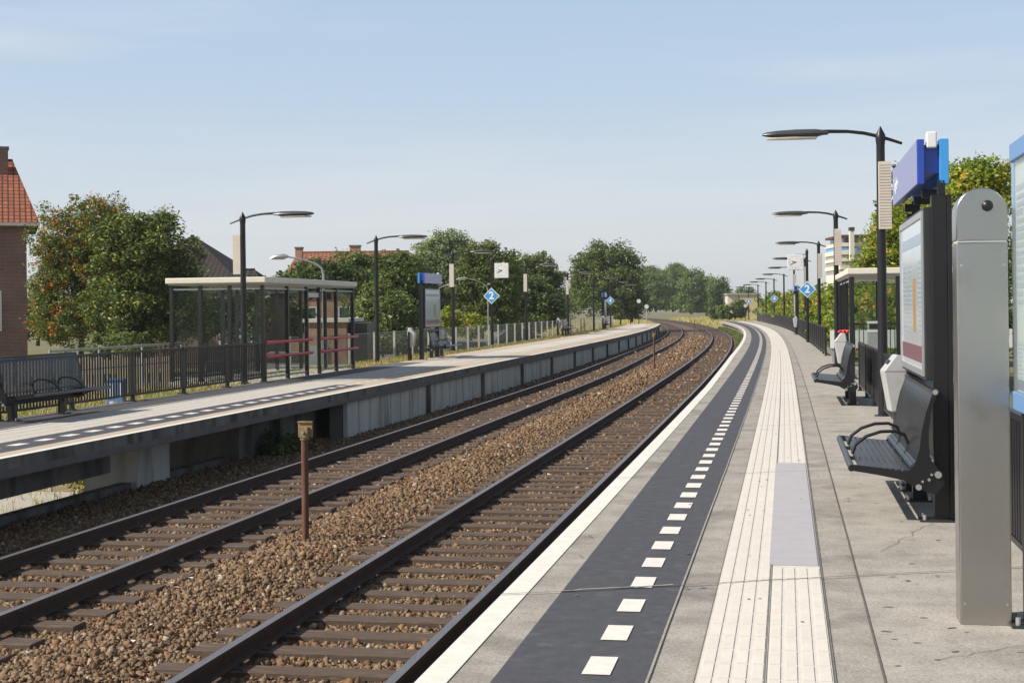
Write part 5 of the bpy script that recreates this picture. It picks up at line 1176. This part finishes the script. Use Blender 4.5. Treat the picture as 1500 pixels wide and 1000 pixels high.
# grasses
def blades(name, label, zones, mt, w_=.012):
    V, F, b0 = [], [], 0
    for (s0, s1, o0, o1, n, h0, h1, zf) in zones:
        s = NP.uniform(s0, s1, n); o = NP.uniform(o0, o1, n); h = np.interp(s, _S, _H); x = np.interp(s, _S, _X)+o*np.cos(h); y = np.interp(s, _S, _Y)-o*np.sin(h)
        z = np.array([zf(a, b) for a, b in zip(s, o)]); a = NP.uniform(0, 2*pi, n); H_ = NP.uniform(h0, h1, n); ww = w_*(1+s*.018); lean = NP.normal(0, .3, (n, 2))*H_[:, None]
        dx, dy = np.cos(a)*ww/2, np.sin(a)*ww/2
        P0 = np.stack([x-dx, y-dy, z], 1); P1 = np.stack([x+dx, y+dy, z], 1); P2 = np.stack([x+dx*.3+lean[:, 0], y+dy*.3+lean[:, 1], z+H_], 1); P3 = np.stack([x-dx*.3+lean[:, 0], y-dy*.3+lean[:, 1], z+H_], 1)
        V.append(np.stack([P0, P1, P2, P3], 1).reshape(-1, 3)); F.append(np.arange(4*n).reshape(-1, 4)+b0); b0 += 4*n
    o = npmesh(name, np.concatenate(V), np.concatenate(F), [mt]); tag(o, label, 'grass', kind='stuff'); return o
blades('grass', 'short dry green grass strip behind the left platform and street verge', [(17, 34, -15.4, -13.1, 9000, .04, .14, lambda s, o: -.12), (34, 60, -14.7, -13.1, 14000, .04, .16, gz), (60, 164, -14.7, -13.1, 12000, .03, .10, gz), (20, 60, -24, -14.6, 14000, .05, .2, gz)], 'blade')
blades('weeds', 'green weeds growing under the far edge of the right platform', [(92, 184, -2.35, -1.5, 9000, .15, .5, lambda s, o: -1.1)], 'green_mid', .03)
blades('dry_grass', 'tall yellow dry grass beyond the end of the tracks and platforms', [(165, 330, -14, -9.8, 12000, .3, .8, gz), (186, 330, -1.6, 12, 20000, .3, .9, gz), (166, 330, -30, -14, 9000, .3, .9, gz)], 'dryblade', .02)

# ------------------------------------------------------------------ air
ax, bx_, ay, by, az, bz_ = -1500, 1500, -1100, 1700, -4.5, 26
o = npmesh('haze', np.array([(ax, ay, az), (bx_, ay, az), (bx_, by, az), (ax, by, az), (ax, ay, bz_), (bx_, ay, bz_), (bx_, by, bz_), (ax, by, bz_)], float), np.array([(0, 3, 2, 1), (4, 5, 6, 7), (0, 1, 5, 4), (1, 2, 6, 5), (2, 3, 7, 6), (3, 0, 4, 7)]), ['white_paint']); tag(o, 'thin pale summer haze in the air', 'haze', kind='stuff')
hm, nt, b = newmat('air'); nt.nodes.remove(b); pv = N(nt, 'ShaderNodeVolumePrincipled'); pv.inputs['Density'].default_value = .00022; pv.inputs['Color'].default_value = (.93, .95, 1, 1); pv.inputs['Anisotropy'].default_value = .2
nt.links.new(pv.outputs[0], nt.nodes['Material Output'].inputs['Volume']); o.data.materials[0] = hm
# ------------------------------------------------------------------ light, sky, camera
SD = Vector((-1, -.33, 0)).normalized(); el = math.radians(38.5)
sv = Vector((SD.x*math.cos(el), SD.y*math.cos(el), math.sin(el)))
sl = bpy.data.lights.new('Sun', 'SUN'); sl.energy = 5.0; sl.angle = math.radians(.5); sl.color = (1, .93, .83)
so_ = bpy.data.objects.new('Sun', sl); COL.objects.link(so_); so_.rotation_euler = (-sv).to_track_quat('-Z', 'Y').to_euler(); so_.location = (-30, 0, 40)
w = bpy.data.worlds.new('World'); SC.world = w; w.use_nodes = True; nt = w.node_tree; bg = nt.nodes['Background']
sk = nt.nodes.new('ShaderNodeTexSky'); sk.sky_type = 'NISHITA'; sk.sun_disc = False; sk.sun_elevation = el; sk.sun_rotation = math.radians(252); sk.air_density = 1.0; sk.dust_density = 2.2; sk.ozone_density = 1.0; sk.altitude = 0
tc = nt.nodes.new('ShaderNodeTexCoord'); mp = nt.nodes.new('ShaderNodeMapping'); mp.inputs['Scale'].default_value = (1, 1, 11); nt.links.new(tc.outputs['Generated'], mp.inputs[0])
nz = nt.nodes.new('ShaderNodeTexNoise'); nz.inputs['Scale'].default_value = 2.2; nz.inputs['Detail'].default_value = 7; nt.links.new(mp.outputs[0], nz.inputs[0])
rm = nt.nodes.new('ShaderNodeMapRange'); rm.inputs['From Min'].default_value = .47; rm.inputs['From Max'].default_value = .78; rm.inputs['To Max'].default_value = .55; nt.links.new(nz.outputs[0], rm.inputs[0])
sep = nt.nodes.new('ShaderNodeSeparateXYZ'); nt.links.new(tc.outputs['Generated'], sep.inputs[0])
ramp = nt.nodes.new('ShaderNodeValToRGB'); el_ = ramp.color_ramp.elements; nt.links.new(sep.outputs[2], ramp.inputs[0])
SKS = .15; EXPO = 2**.26
def skc(r, g_, b_): return tuple(c/SKS/8/EXPO *1.12 for c in lin((r/255, g_/255, b_/255)))+(1,)
el_[0].position = 0; el_[0].color = skc(214, 217, 218); el_[1].position = 1; el_[1].color = skc(68, 84, 104)
for q, c in ((.03, (211, 216, 219)), (.08, (201, 211, 221)), (.14, (184, 202, 221)), (.21, (172, 195, 219)), (.38, (116, 136, 160))): x = el_.new(q); x.color = skc(*c)
sc8 = nt.nodes.new('ShaderNodeVectorMath'); sc8.operation = 'SCALE'; sc8.inputs['Scale'].default_value = 8; nt.links.new(ramp.outputs[0], sc8.inputs[0])
hz = nt.nodes.new('ShaderNodeMix'); hz.data_type = 'RGBA'; hz.inputs[0].default_value = .85; nt.links.new(sk.outputs[0], hz.inputs[6]); nt.links.new(sc8.outputs[0], hz.inputs[7])
mx = nt.nodes.new('ShaderNodeMix'); mx.data_type = 'RGBA'; mx.inputs[7].default_value = (4.5, 4.62, 4.7, 1); nt.links.new(rm.outputs[0], mx.inputs[0]); nt.links.new(hz.outputs[2], mx.inputs[6])
nt.links.new(mx.outputs[2], bg.inputs[0]); bg.inputs[1].default_value = SKS
cam = bpy.data.cameras.new('Camera'); co = bpy.data.objects.new('Camera', cam); COL.objects.link(co); SC.camera = co
cam.sensor_width = 36; cam.lens = 36*FP/1500; cam.shift_y = -(500-HORV)/1500; cam.clip_start = .1; cam.clip_end = 3000
co.matrix_world = Matrix.Translation((0, 0, CH)) @ Matrix.Rotation(pi/2, 4, 'X') @ Matrix.Rotation(-RHO, 4, 'Z')
SC.view_settings.view_transform = 'Standard'; SC.view_settings.look = 'None'; SC.view_settings.exposure = 0.26; SC.view_settings.gamma = 1
